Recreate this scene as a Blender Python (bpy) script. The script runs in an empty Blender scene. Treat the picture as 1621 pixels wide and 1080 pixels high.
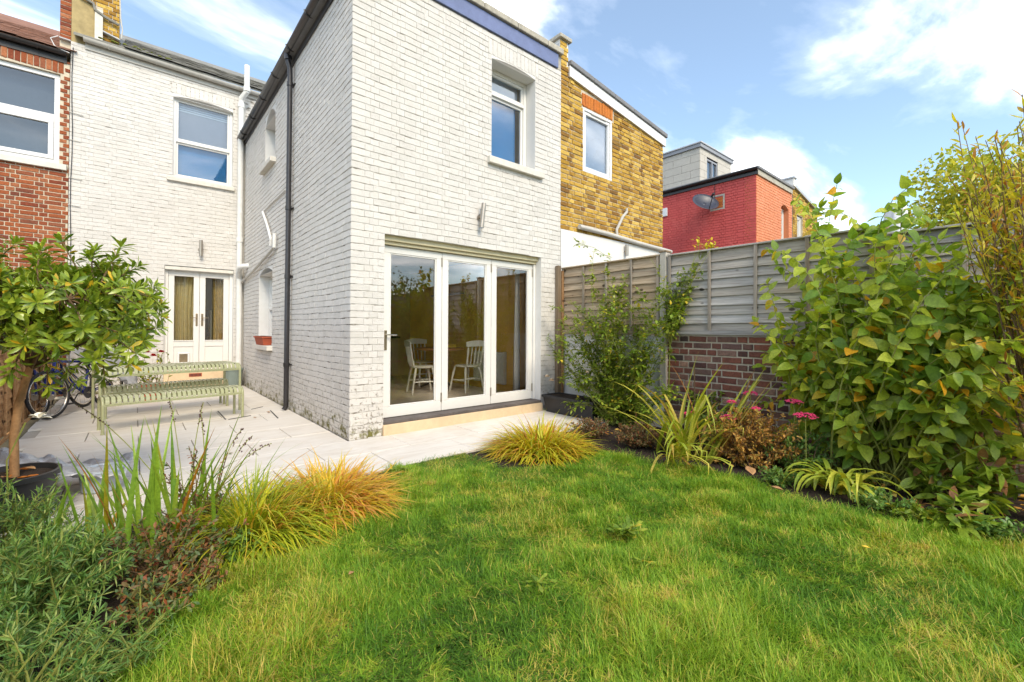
import bpy, bmesh, math, random
import numpy as np
from mathutils import Matrix, Vector
random.seed(7); RNG = np.random.default_rng(11)
scn = bpy.context.scene
COL = scn.collection

# ------------------------------------------------------------------ camera
FPX, CX, CY = 701.6, 810.5, 515.0            # photo is 1621 x 1080
YAW, PITCH, ROLL = (math.radians(a) for a in (40.42, .522, .289))
CAM = np.array([-1.849, -4.968, 1.26])
FW = np.array([math.sin(YAW)*math.cos(PITCH), math.cos(YAW)*math.cos(PITCH), math.sin(PITCH)])
_r = np.array([math.cos(YAW), -math.sin(YAW), 0.0]); _u = np.cross(_r, FW)
RT = math.cos(ROLL)*_r + math.sin(ROLL)*_u
UP = -math.sin(ROLL)*_r + math.cos(ROLL)*_u
def ray(x, y): return (x-CX)/FPX*RT - (y-CY)/FPX*UP + FW
def on(ax, val, x, y):
    d = ray(x, y); return CAM + (val-CAM[ax])/d[ax]*d
def at(x, y, z=0.0): return on(2, z, x, y)
def px(p):
    q = np.asarray(p, float)-CAM; w = q@FW
    return CX+FPX*(q@RT)/w, CY-FPX*(q@UP)/w, w
cam = bpy.data.cameras.new('camera'); co = bpy.data.objects.new('camera', cam); COL.objects.link(co)
cam.sensor_width = 36; cam.lens = FPX/1621*36; cam.shift_y = -25/1621; cam.clip_start = .05; cam.clip_end = 2000
mw = Matrix(((RT[0], UP[0], -FW[0], CAM[0]), (RT[1], UP[1], -FW[1], CAM[1]), (RT[2], UP[2], -FW[2], CAM[2]), (0, 0, 0, 1)))
co.matrix_world = mw; scn.camera = co

# ------------------------------------------------------------------ world, sun, exposure
SUN_AZ, SUN_EL = math.radians(-13), math.radians(42)
SD = Vector((math.sin(SUN_AZ)*math.cos(SUN_EL), -math.cos(SUN_AZ)*math.cos(SUN_EL), math.sin(SUN_EL)))
w = bpy.data.worlds.new('World'); scn.world = w; w.use_nodes = True
nt = w.node_tree; N = nt.nodes; N.clear()
def nd(nt, t, **k):
    n = nt.nodes.new(t)
    for a, b in k.items():
        if a in n.inputs.keys(): n.inputs[a].default_value = b
        else: setattr(n, a, b)
    return n
def lk(nt, a, b): nt.links.new(a, b)
sky = nd(nt, 'ShaderNodeTexSky', sky_type='NISHITA', sun_disc=False, sun_elevation=SUN_EL,
         sun_rotation=math.atan2(SD.x, SD.y), air_density=1.0, dust_density=.6, ozone_density=1.0)
tc = nd(nt, 'ShaderNodeTexCoord'); sx = nd(nt, 'ShaderNodeSeparateXYZ'); lk(nt, tc.outputs['Generated'], sx.inputs[0])
za = nd(nt, 'ShaderNodeMath', operation='MAXIMUM'); lk(nt, sx.outputs[2], za.inputs[0]); za.inputs[1].default_value = 0.0
zb = nd(nt, 'ShaderNodeMath', operation='ADD'); lk(nt, za.outputs[0], zb.inputs[0]); zb.inputs[1].default_value = .22
cb = nd(nt, 'ShaderNodeCombineXYZ')
for i in (0, 1):
    dv = nd(nt, 'ShaderNodeMath', operation='DIVIDE'); lk(nt, sx.outputs[i], dv.inputs[0]); lk(nt, zb.outputs[0], dv.inputs[1]); lk(nt, dv.outputs[0], cb.inputs[i])
mp = nd(nt, 'ShaderNodeMapping'); lk(nt, cb.outputs[0], mp.inputs[0])
mp.inputs['Location'].default_value = (2.4, 2.0, .4); mp.inputs['Rotation'].default_value = (0, 0, .5); mp.inputs['Scale'].default_value = (.75, 1.25, 1)
nz = nd(nt, 'ShaderNodeTexNoise', Scale=1.8, Detail=9.0, Roughness=.56, Distortion=.35); lk(nt, mp.outputs[0], nz.inputs['Vector'])
rp = nd(nt, 'ShaderNodeValToRGB'); lk(nt, nz.outputs[0], rp.inputs[0])
e_ = rp.color_ramp.elements; e_[0].position = .45; e_[1].position = .70
for p_, v_ in ((.51, .05), (.56, .17), (.62, .45)): q_ = e_.new(p_); q_.color = (v_, v_, v_, 1)
gain = nd(nt, 'ShaderNodeMix', data_type='RGBA', blend_type='MULTIPLY'); gain.inputs[0].default_value = 1
lk(nt, sky.outputs[0], gain.inputs[6]); gain.inputs[7].default_value = (.92, .99, .97, 1)
hz = nd(nt, 'ShaderNodeMix', data_type='RGBA'); hz.inputs[0].default_value = .08
lk(nt, gain.outputs[2], hz.inputs[6]); hz.inputs[7].default_value = (6.2, 6.8, 7.4, 1)
mx = nd(nt, 'ShaderNodeMix', data_type='RGBA'); lk(nt, rp.outputs[0], mx.inputs[0]); lk(nt, hz.outputs[2], mx.inputs[6]); mx.inputs[7].default_value = (15, 14.8, 14.6, 1)
bg = nd(nt, 'ShaderNodeBackground', Strength=.088); lk(nt, mx.outputs[2], bg.inputs[0])
wo = nd(nt, 'ShaderNodeOutputWorld'); lk(nt, bg.outputs[0], wo.inputs[0])
sl = bpy.data.lights.new('sun', 'SUN'); sl.energy = 1.2; sl.angle = math.radians(25); sl.color = (1, .87, .67)
so = bpy.data.objects.new('sun', sl); COL.objects.link(so); so.rotation_euler = SD.to_track_quat('Z', 'Y').to_euler(); so.location = (0, -6, 12)
vs = scn.view_settings; vs.view_transform = 'Standard'; vs.look = 'None'; vs.gamma = 1; vs.use_curve_mapping = False; vs.exposure = 1.7

# ------------------------------------------------------------------ materials
MATS = {}
def newmat(name):
    m = bpy.data.materials.new(name); m.use_nodes = True; m.node_tree.nodes.clear(); MATS[name] = m
    return m, m.node_tree
def ramp(nt, cols, pos=None, interp='LINEAR'):
    r = nt.nodes.new('ShaderNodeValToRGB'); e = r.color_ramp.elements; r.color_ramp.interpolation = interp
    n = len(cols); pos = pos or [i/(n-1) if n > 1 else 0 for i in range(n)]
    while len(e) < n: e.new(.5)
    for i in range(n): e[i].position = pos[i]; e[i].color = (*cols[i], 1)
    return r
def mixc(nt, fac, a, b, mode='MIX'):
    m = nd(nt, 'ShaderNodeMix', data_type='RGBA', blend_type=mode)
    for s, v in ((0, fac), (6, a), (7, b)):
        if hasattr(v, 'is_output'): lk(nt, v, m.inputs[s])
        else: m.inputs[s].default_value = v if s == 0 else (*v, 1)
    return m.outputs[2]
def mth(nt, op, a, b=0.0, clamp=False):
    m = nd(nt, 'ShaderNodeMath', operation=op); m.use_clamp = clamp
    for s, v in ((0, a), (1, b)):
        if hasattr(v, 'is_output'): lk(nt, v, m.inputs[s])
        else: m.inputs[s].default_value = v
    return m.outputs[0]
def noise(nt, vec, scale, detail=5, rough=.6, dist=0):
    n = nd(nt, 'ShaderNodeTexNoise', Scale=scale, Detail=detail, Roughness=rough, Distortion=dist); lk(nt, vec, n.inputs['Vector']); return n.outputs[0]
def finish(nt, col, rough, bump=None, bs=.3, bd=.01, metal=0, spec=.4, extra=None):
    p = nd(nt, 'ShaderNodeBsdfPrincipled'); o = nd(nt, 'ShaderNodeOutputMaterial')
    if hasattr(col, 'is_output'): lk(nt, col, p.inputs['Base Color'])
    else: p.inputs['Base Color'].default_value = (*col, 1)
    if hasattr(rough, 'is_output'): lk(nt, rough, p.inputs['Roughness'])
    else: p.inputs['Roughness'].default_value = rough
    p.inputs['Metallic'].default_value = metal; p.inputs['Specular IOR Level'].default_value = spec
    if bump is not None:
        b = nd(nt, 'ShaderNodeBump', Strength=bs, Distance=bd); lk(nt, bump, b.inputs['Height']); lk(nt, b.outputs[0], p.inputs['Normal'])
    lk(nt, p.outputs[0], o.inputs[0]); return p
def wpos(nt): return nd(nt, 'ShaderNodeNewGeometry').outputs['Position']
def rnd(nt):
    a = nd(nt, 'ShaderNodeAttribute', attribute_name='tint').outputs['Fac']
    o = nd(nt, 'ShaderNodeObjectInfo').outputs['Random']
    return mth(nt, 'FRACT', mth(nt, 'ADD', a, o))
def plain(name, c, rough=.5, var=.15, scale=8, bump=.15, metal=0, spec=.4, bd=.004, c2=None, obj=False, det=6):
    m, nt = newmat(name)
    v = nd(nt, 'ShaderNodeTexCoord').outputs['Object'] if obj else wpos(nt)
    n = noise(nt, v, scale, det, .65); n2 = noise(nt, v, scale*.17, 3, .5)
    cA = tuple(x*(1-var) for x in c); cB = c2 or tuple(min(1, x*(1+var)) for x in c)
    r = ramp(nt, [cA, cB], [.3, .7]); lk(nt, mth(nt, 'ADD', mth(nt, 'MULTIPLY', n, .6), mth(nt, 'MULTIPLY', n2, .4)), r.inputs[0])
    rr = mth(nt, 'ADD', mth(nt, 'MULTIPLY', n, .25), rough-.12)
    finish(nt, r.outputs[0], rr, n, bump, bd, metal, spec); return m
def painted_brick(name, base, alt, chip, algae_z=.55, al_amt=.30):
    m, nt = newmat(name); v = wpos(nt)
    big = noise(nt, v, 1.3, 4, .6); med = noise(nt, v, 9, 6, .65); fin = noise(nt, v, 55, 6, .7)
    r = ramp(nt, [tuple(x*.90 for x in base), base, alt], [.3, .5, .75])
    lk(nt, mth(nt, 'ADD', mth(nt, 'MULTIPLY', big, .5), mth(nt, 'MULTIPLY', med, .5)), r.inputs[0])
    t = rnd(nt); tr = ramp(nt, [(.90, .90, .89), (1, 1, 1), (.96, .955, .94)]); lk(nt, t, tr.inputs[0])
    c = mixc(nt, 1, r.outputs[0], tr.outputs[0], 'MULTIPLY')
    sp = nd(nt, 'ShaderNodeSeparateXYZ'); lk(nt, v, sp.inputs[0]); z = sp.outputs[2]
    # flaking paint: more of it near the damp course
    low = nd(nt, 'ShaderNodeMapRange'); lk(nt, z, low.inputs[0]); low.inputs[1].default_value = 1.5; low.inputs[2].default_value = .05; low.inputs[3].default_value = 0; low.inputs[4].default_value = .14
    fl = noise(nt, v, 22, 6, .72, .4)
    thr = mth(nt, 'SUBTRACT', .685, low.outputs[0])
    mk = mth(nt, 'MULTIPLY', mth(nt, 'SUBTRACT', fl, thr), 24, True)
    c = mixc(nt, mth(nt, 'MULTIPLY', mk, .8), c, chip)
    al = nd(nt, 'ShaderNodeMapRange'); lk(nt, z, al.inputs[0]); al.inputs[1].default_value = algae_z; al.inputs[2].default_value = .0; al.inputs[3].default_value = 0; al.inputs[4].default_value = al_amt
    mk2 = mth(nt, 'MULTIPLY', mth(nt, 'SUBTRACT', noise(nt, v, 7, 7, .72, .3), mth(nt, 'SUBTRACT', .76, al.outputs[0])), 9, True)
    gr = ramp(nt, [(.10, .085, .02), (.16, .15, .04), (.06, .05, .03)]); lk(nt, fin, gr.inputs[0])
    c = mixc(nt, mk2, c, gr.outputs[0])
    hb = mth(nt, 'ADD', mth(nt, 'MULTIPLY', fin, .5), mth(nt, 'ADD', mth(nt, 'MULTIPLY', med, .9), mth(nt, 'MULTIPLY', mk, -.4)))
    finish(nt, c, .62, hb, .9, .010, spec=.3); return m
def brickmat(name, cols, pos=None, stain=(.05, .035, .02), stain_amt=.5, scale=40):
    m, nt = newmat(name); v = wpos(nt)
    r = ramp(nt, cols, pos); lk(nt, rnd(nt), r.inputs[0])
    n = noise(nt, v, scale, 6, .7); n2 = noise(nt, v, 5, 5, .65, .3); n3 = noise(nt, v, 13, 4, .6)
    tr = ramp(nt, [(.62, .62, .62), (1.12, 1.1, 1.05)], [.3, .72]); lk(nt, n, tr.inputs[0])
    c = mixc(nt, 1, r.outputs[0], tr.outputs[0], 'MULTIPLY')
    mk = mth(nt, 'MULTIPLY', mth(nt, 'SUBTRACT', mth(nt, 'ADD', mth(nt, 'MULTIPLY', n2, .6), mth(nt, 'MULTIPLY', n3, .4)), .53), 7, True)
    c = mixc(nt, mth(nt, 'MULTIPLY', mk, stain_amt), c, stain)
    finish(nt, c, .85, mth(nt, 'ADD', n, n3), .8, .006, spec=.2); return m
def foliage(name, cols, pos=None, rough=.42, trans=.32, vein=0, rand=True, spec=.45):
    m, nt = newmat(name)
    r = ramp(nt, cols, pos)
    lk(nt, rnd(nt) if rand else nd(nt, 'ShaderNodeAttribute', attribute_name='tint').outputs['Fac'], r.inputs[0])
    v = wpos(nt); n = noise(nt, v, 60, 3, .6)
    tr = ramp(nt, [(.72, .74, .7), (1.2, 1.16, 1.1)], [.3, .7]); lk(nt, n, tr.inputs[0])
    c = mixc(nt, 1, r.outputs[0], tr.outputs[0], 'MULTIPLY')
    p = nd(nt, 'ShaderNodeBsdfPrincipled', Roughness=rough); p.inputs['Specular IOR Level'].default_value = spec; lk(nt, c, p.inputs['Base Color'])
    b = nd(nt, 'ShaderNodeBump', Strength=.25, Distance=.003); lk(nt, n, b.inputs['Height']); lk(nt, b.outputs[0], p.inputs['Normal'])
    t = nd(nt, 'ShaderNodeBsdfTranslucent'); lk(nt, mixc(nt, 1, c, (1.25, 1.2, .55), 'MULTIPLY'), t.inputs[0])
    s = nd(nt, 'ShaderNodeMixShader'); s.inputs[0].default_value = trans; lk(nt, p.outputs[0], s.inputs[1]); lk(nt, t.outputs[0], s.inputs[2])
    o = nd(nt, 'ShaderNodeOutputMaterial'); lk(nt, s.outputs[0], o.inputs[0]); return m
def glassmat(name, tint=(.93, .96, .95), k=1.5, base=.03):
    m, nt = newmat(name)
    f = nd(nt, 'ShaderNodeFresnel', IOR=1.5); t = nd(nt, 'ShaderNodeBsdfTransparent'); t.inputs[0].default_value = (*tint, 1)
    g = nd(nt, 'ShaderNodeBsdfGlossy', Roughness=.004); g.inputs[0].default_value = (1, 1, 1, 1)
    v = wpos(nt); b = nd(nt, 'ShaderNodeBump', Strength=.03, Distance=.01); lk(nt, noise(nt, v, 2.2, 1, .4), b.inputs['Height']); lk(nt, b.outputs[0], g.inputs['Normal'])
    s = nd(nt, 'ShaderNodeMixShader'); lk(nt, mth(nt, 'ADD', mth(nt, 'MULTIPLY', f.outputs[0], k), base, True), s.inputs[0]); lk(nt, t.outputs[0], s.inputs[1]); lk(nt, g.outputs[0], s.inputs[2])
    o = nd(nt, 'ShaderNodeOutputMaterial'); lk(nt, s.outputs[0], o.inputs[0]); return m
def wood(name, c1, c2, c3, axis='Y', scale=1.0, rough=.75, knots=True):
    m, nt = newmat(name); v = wpos(nt)
    mpn = nd(nt, 'ShaderNodeMapping'); lk(nt, v, mpn.inputs[0])
    s = {'X': (.6, 14, 14), 'Y': (14, .6, 14), 'Z': (14, 14, .6)}[axis]
    mpn.inputs['Scale'].default_value = tuple(x*scale for x in s)
    oi = nd(nt, 'ShaderNodeObjectInfo'); cbb = nd(nt, 'ShaderNodeCombineXYZ')
    for i in range(3): lk(nt, mth(nt, 'MULTIPLY', oi.outputs['Random'], 17.0+i*5), cbb.inputs[i])
    lk(nt, cbb.outputs[0], mpn.inputs['Location'])
    n = noise(nt, mpn.outputs[0], 3, 7, .65, .6); r = ramp(nt, [c3, c1, c2], [.28, .5, .72]); lk(nt, n, r.inputs[0])
    t = ramp(nt, [(.60, .60, .62), (1.0, .97, .93), (.80, .74, .66), (1.15, 1.12, 1.10)]); lk(nt, oi.outputs['Random'], t.inputs[0])
    c = mixc(nt, 1, r.outputs[0], t.outputs[0], 'MULTIPLY')
    if knots:
        kv = nd(nt, 'ShaderNodeMapping'); lk(nt, v, kv.inputs[0]); kv.inputs['Scale'].default_value = (4, 4, 7)
        vo = nd(nt, 'ShaderNodeTexVoronoi', Scale=1.0); lk(nt, kv.outputs[0], vo.inputs['Vector'])
        k = mth(nt, 'MULTIPLY', mth(nt, 'SUBTRACT', .16, vo.outputs['Distance']), 16, True)
        c = mixc(nt, k, c, tuple(x*.35 for x in c3))
    finish(nt, c, rough, n, .5, .004, spec=.2); return m

painted_brick('white_paint_brick', (.63, .603, .57), (.68, .657, .628), (.27, .22, .16), .7)
painted_brick('red_paint_brick', (.60, .095, .085), (.68, .15, .13), (.30, .12, .08), .1, 0)
painted_brick('sunlit_paint_brick', (.72, .26, .12), (.76, .32, .17), (.40, .12, .06), .1, 0)  # orange carries the sunlit tone of the red house's front
def painted_joint():
    m, nt = newmat('painted_joint'); v = wpos(nt); sc = nd(nt, 'ShaderNodeMapping'); lk(nt, v, sc.inputs[0]); sc.inputs['Scale'].default_value = (6, 6, 22)
    n = noise(nt, sc.outputs[0], 1.0, 6, .65); r = ramp(nt, [(.13, .105, .08), (.40, .375, .335), (.62, .595, .56)], [.36, .45, .53]); lk(nt, n, r.inputs[0])
    finish(nt, r.outputs[0], .8, noise(nt, v, 40, 5, .7), .6, .008, spec=.2)
painted_joint()
brickmat('yellow_stock', [(.42, .24, .035), (.58, .36, .065), (.68, .47, .12), (.48, .27, .04), (.22, .11, .03), (.62, .40, .085)], stain_amt=.5)
brickmat('red_stock', [(.30, .085, .035), (.38, .115, .045), (.22, .055, .03), (.44, .17, .08), (.17, .05, .035)], stain_amt=.35)
brickmat('orange_soldier', [(.55, .16, .03), (.62, .22, .05), (.48, .12, .03)], stain_amt=.2)
brickmat('garden_brick', [(.18, .075, .06), (.28, .105, .07), (.08, .05, .05), (.44, .26, .19), (.13, .07, .07), (.26, .14, .10), (.055, .042, .042)], stain=(.035, .03, .028), stain_amt=.6)
plain('mortar_pale', (.54, .47, .36), .9, .2, 30, .5, bd=.006)
plain('mortar_grey', (.40, .36, .31), .9, .25, 30, .5, bd=.006)
plain('mortar_red', (.50, .075, .07), .8, .15, 30, .4)
plain('mortar_sunlit', (.64, .22, .10), .8, .15, 30, .4)  # joints of the front, sunlit tone in the colour too
plain('render_white', (.68, .665, .64), .75, .05, 14, .25)
plain('frame_white', (.70, .685, .655), .38, .04, 20, .06)
plain('pvc_white', (.70, .70, .70), .3, .04, 20, .05)
plain('pipe_white', (.72, .71, .68), .42, .12, 9, .12)
plain('pipe_grey', (.48, .46, .42), .5, .15, 12, .1)
plain('gutter_black', (.028, .026, .028), .32, .3, 10, .1, spec=.5)
plain('fascia_blue', (.145, .18, .33), .6, .18, 14, .3)
plain('stone_coping', (.40, .37, .31), .9, .3, 22, .8, bd=.008)
plain('sill_stone', (.62, .59, .53), .8, .15, 18, .4)
plain('door_step', (.62, .47, .30), .8, .14, 12, .3)
plain('threshold', (.10, .085, .08), .8, .4, 20, .7, bd=.01)
plain('head_cream', (.66, .58, .38), .5, .08, 8, .1)  # warm bounce under the door head put into this yellow
plain('slate_grey', (.20, .19, .17), .75, .4, 14, .6, c2=(.30, .29, .25))
plain('clay_tile', (.24, .12, .08), .85, .35, 14, .6)
plain('lead', (.42, .43, .45), .5, .12, 10, .3)
plain('roof_felt', (.20, .20, .21), .85, .2, 10, .3)
plain('stained_render', (.35, .27, .13), .9, .45, 7, .6)
plain('moss', (.17, .19, .03), .95, .4, 30, .9, bd=.01)
plain('steel_brushed', (.36, .32, .27), .38, .15, 30, .1, metal=.85)
plain('chrome', (.6, .58, .55), .25, .05, 20, .03, metal=1)
plain('brass_old', (.38, .30, .20), .35, .15, 20, .05, metal=.9)
plain('olive_metal', (.345, .36, .205), .28, .05, 20, .05, spec=.5)
plain('terracotta', (.38, .085, .04), .8, .15, 20, .3)
plain('black_plastic', (.022, .023, .026), .45, .3, 14, .1)
plain('bucket_green', (.17, .21, .19), .5, .15, 10, .1)
plain('dish_grey', (.045, .052, .075), .4, .1, 10, .05)
plain('rubber', (.022, .022, .025), .7, .3, 30, .3)
plain('bike_blue', (.012, .025, .16), .25, .2, 20, .03, spec=.6)
plain('bike_black', (.015, .015, .02), .3, .2, 20, .03, spec=.6)
plain('tarp', (.33, .33, .34), .45, .2, 12, .5, bd=.01)
plain('foil', (.48, .49, .52), .32, .25, 14, .9, metal=.4, bd=.02)
plain('tub_pale', (.42, .47, .53), .35, .1, 8, .1)
plain('soil', (.035, .022, .015), .95, .6, 30, 1.0, bd=.03)
plain('thatch', (.13, .14, .035), .95, .5, 40, 1.0, bd=.02)
plain('earth', (.09, .075, .04), .95, .4, 3, .8, bd=.03)
plain('bark', (.36, .20, .09), .85, .4, 40, .9, bd=.006)
plain('twig', (.16, .10, .05), .8, .35, 40, .5)
plain('twig_green', (.22, .24, .05), .7, .25, 30, .3)
plain('ochre_plaster', (.88, .53, .10), .7, .14, 5, .15)
plain('cream_plaster', (.84, .72, .42), .7, .05, 5, .1)
plain('white_plaster', (.76, .74, .70), .7, .05, 5, .1)
plain('kitchen_wall', (.62, .45, .22), .7, .1, 5, .1)
plain('kitchen_floor', (.64, .56, .46), .3, .2, 6, .1)
plain('kitchen_unit', (.55, .42, .26), .5, .1, 5, .1)
plain('worktop', (.04, .035, .03), .3, .3, 20, .05)
plain('pine', (.36, .17, .06), .45, .25, 10, .1)
plain('chair_white', (.76, .73, .64), .4, .05, 14, .06)
plain('yellow_card', (.75, .52, .06), .5, .1, 8, .05)
plain('curtain', (.74, .74, .74), .85, .06, 30, .15)
plain('voile_yellow', (.82, .68, .36), .85, .12, 14, .1)
plain('curtain_pattern', (.74, .55, .20), .85, .35, 18, .15)
plain('sky_reflect_blue', (.05, .27, .56), .55, .05, 4, .05)  # blue of reflected sky, painted on sheets behind panes
plain('reflect_grey', (.48, .46, .50), .7, .05, 6, .05)  # greyish pane reflection put into a sheet's colour
plain('blind_white', (.74, .76, .80), .7, .04, 6, .05)
plain('room_dark', (.10, .11, .13), .8, .2, 5, .1)
plain('concrete_post', (.42, .39, .34), .9, .2, 30, .5)
plain('parasol_cloth', (.62, .63, .66), .8, .08, 20, .4, bd=.01)
plain('frosted', (.50, .55, .66), .25, .04, 3, .02)
plain('petal_pink', (.62, .035, .13), .6, .3, 60, .3)
plain('petal_red', (.50, .02, .02), .6, .3, 60, .3)
plain('petal_cream', (.80, .62, .42), .6, .15, 40, .2)
plain('petal_white', (.78, .74, .64), .6, .15, 40, .3)
plain('orange_bloom', (.62, .20, .03), .6, .3, 40, .3)
plain('dead_leaf', (.42, .23, .10), .75, .3, 40, .5)
plain('bamboo', (.40, .22, .07), .6, .2, 30, .2)
plain('seed_dark', (.09, .035, .04), .8, .3, 60, .2)
plain('cladding', (.46, .43, .38), .75, .1, 10, .3)
plain('panel_grey', (.27, .28, .31), .6, .1, 10, .2)
glassmat('glass'); glassmat('glass_door', (.97, .98, .97), 2.6, .02); glassmat('glass_sky', (.85, .92, .95), 1.6, .05)
wood('fence_grey', (.42, .40, .385), (.57, .54, .51), (.20, .17, .145), 'Y')
wood('fence_brown', (.43, .345, .25), (.57, .48, .37), (.22, .15, .095), 'Y')
wood('fence_post_wood', (.30, .22, .14), (.40, .33, .25), (.17, .10, .05), 'Z', knots=False)
wood('fence_orange', (.46, .26, .12), (.55, .36, .19), (.28, .14, .06), 'Y')
wood('batten_grey', (.33, .29, .25), (.42, .39, .35), (.18, .15, .13), 'Z', knots=False)
def pavemat():
    m, nt = newmat('porcelain_slab'); v = wpos(nt)
    mpn = nd(nt, 'ShaderNodeMapping'); lk(nt, v, mpn.inputs[0]); mpn.inputs['Scale'].default_value = (.8, 3.2, 1)
    oi = nd(nt, 'ShaderNodeObjectInfo').outputs['Random']; cbb = nd(nt, 'ShaderNodeCombineXYZ')
    lk(nt, mth(nt, 'MULTIPLY', oi, 31), cbb.inputs[0]); lk(nt, mth(nt, 'MULTIPLY', oi, 57), cbb.inputs[1]); lk(nt, cbb.outputs[0], mpn.inputs['Location'])
    n = noise(nt, mpn.outputs[0], 3, 6, .6, .9); r = ramp(nt, [(.57, .52, .46), (.65, .61, .56), (.69, .66, .62)], [.28, .5, .75]); lk(nt, n, r.inputs[0])
    d = noise(nt, v, 1.1, 6, .7); c = mixc(nt, mth(nt, 'MULTIPLY', mth(nt, 'SUBTRACT', d, .52), 2.4, True), r.outputs[0], (.50, .43, .36))
    sp = noise(nt, v, 30, 4, .7); c = mixc(nt, mth(nt, 'MULTIPLY', mth(nt, 'SUBTRACT', sp, .70), 12, True), c, (.22, .15, .09))
    finish(nt, c, .5, n, .08, .004, spec=.35)
pavemat()
G = lambda *c: list(c)
foliage('leaf_tree', G((.10, .18, .018), (.19, .29, .025), (.29, .39, .035), (.15, .24, .022), (.40, .48, .05), (.30, .40, .04), (.70, .46, .03)), [0, .2, .45, .6, .8, .95, .97], .30, .22, spec=.55)
foliage('leaf_cornus', G((.18, .32, .045), (.32, .45, .045), (.46, .55, .06), (.22, .37, .06), (.58, .62, .08), (.38, .50, .07), (.76, .62, .06), (.72, .38, .03)), [0, .2, .4, .55, .72, .88, .93, .97], .42, .48)
foliage('leaf_rose', G((.11, .20, .02), (.22, .33, .03), (.33, .42, .045), (.15, .25, .03), (.46, .50, .05), (.62, .48, .05)), [0, .3, .55, .75, .93, .98], .4, .3)
foliage('leaf_willow', G((.36, .38, .03), (.54, .50, .04), (.68, .58, .05), (.46, .45, .04), (.62, .32, .05), (.46, .18, .04)), [0, .25, .5, .7, .85, .95], .42, .4)
foliage('leaf_euphorbia', G((.06, .16, .04), (.13, .27, .055), (.24, .38, .08), (.09, .21, .05), (.48, .55, .17)), None, .45, .25)
foliage('leaf_redbush', G((.28, .07, .03), (.13, .19, .05), (.10, .18, .06), (.40, .12, .05), (.09, .16, .08), (.17, .22, .06)), None, .5, .25)
foliage('leaf_iris', G((.14, .27, .03), (.24, .40, .04), (.34, .47, .06), (.18, .33, .035), (.50, .40, .04), (.55, .22, .03)), [0, .3, .6, .8, .92, .97], .4, .3)
foliage('leaf_golden', G((.28, .36, .02), (.56, .56, .03), (.74, .62, .04), (.44, .50, .03), (.80, .54, .05), (.74, .36, .04), (.42, .18, .04)), [0, .2, .42, .6, .75, .88, .98], .5, .35)
foliage('leaf_goldgreen', G((.17, .27, .018), (.36, .46, .025), (.62, .62, .035), (.27, .39, .022), (.74, .62, .04), (.72, .46, .05)), [0, .25, .5, .7, .88, .98], .5, .35)
foliage('leaf_goldorange', G((.44, .44, .03), (.76, .58, .04), (.78, .42, .06), (.60, .54, .03), (.80, .50, .14), (.70, .30, .07)), [0, .2, .45, .6, .8, .95], .5, .35)
foliage('leaf_crocosmia', G((.27, .37, .03), (.46, .51, .05), (.62, .57, .09), (.38, .44, .06), (.62, .44, .09), (.42, .20, .06)), [0, .3, .55, .75, .9, .97], .5, .35)
foliage('leaf_strap', G((.20, .30, .03), (.32, .42, .045), (.44, .50, .06), (.58, .52, .06)), None, .4, .3)
foliage('leaf_peony', G((.14, .25, .025), (.25, .37, .035), (.36, .45, .05), (.19, .29, .03), (.33, .16, .07)), [0, .3, .6, .85, .96], .4, .3)
foliage('leaf_brown', G((.44, .21, .04), (.58, .32, .06), (.32, .13, .04), (.66, .42, .10), (.22, .22, .04)), None, .7, .25)
foliage('leaf_sedum', G((.28, .08, .04), (.15, .18, .06), (.38, .13, .06), (.10, .16, .07), (.22, .09, .04)), None, .5, .2)
foliage('leaf_fern', G((.08, .19, .04), (.16, .30, .06), (.24, .37, .08)), None, .45, .3)
foliage('leaf_backtree', G((.30, .36, .025), (.52, .54, .04), (.66, .60, .06), (.20, .28, .03), (.44, .48, .04)), None, .5, .35)
foliage('leaf_hedge', G((.05, .09, .015), (.10, .15, .03), (.17, .21, .04), (.24, .24, .05)), None, .5, .3)
foliage('grass_blade', G((.055, .15, .014), (.135, .30, .022), (.25, .43, .032), (.40, .53, .05), (.60, .56, .09), (.70, .54, .17)), [0, .25, .5, .74, .9, 1], .5, .35, rand=False, spec=.3)
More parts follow.
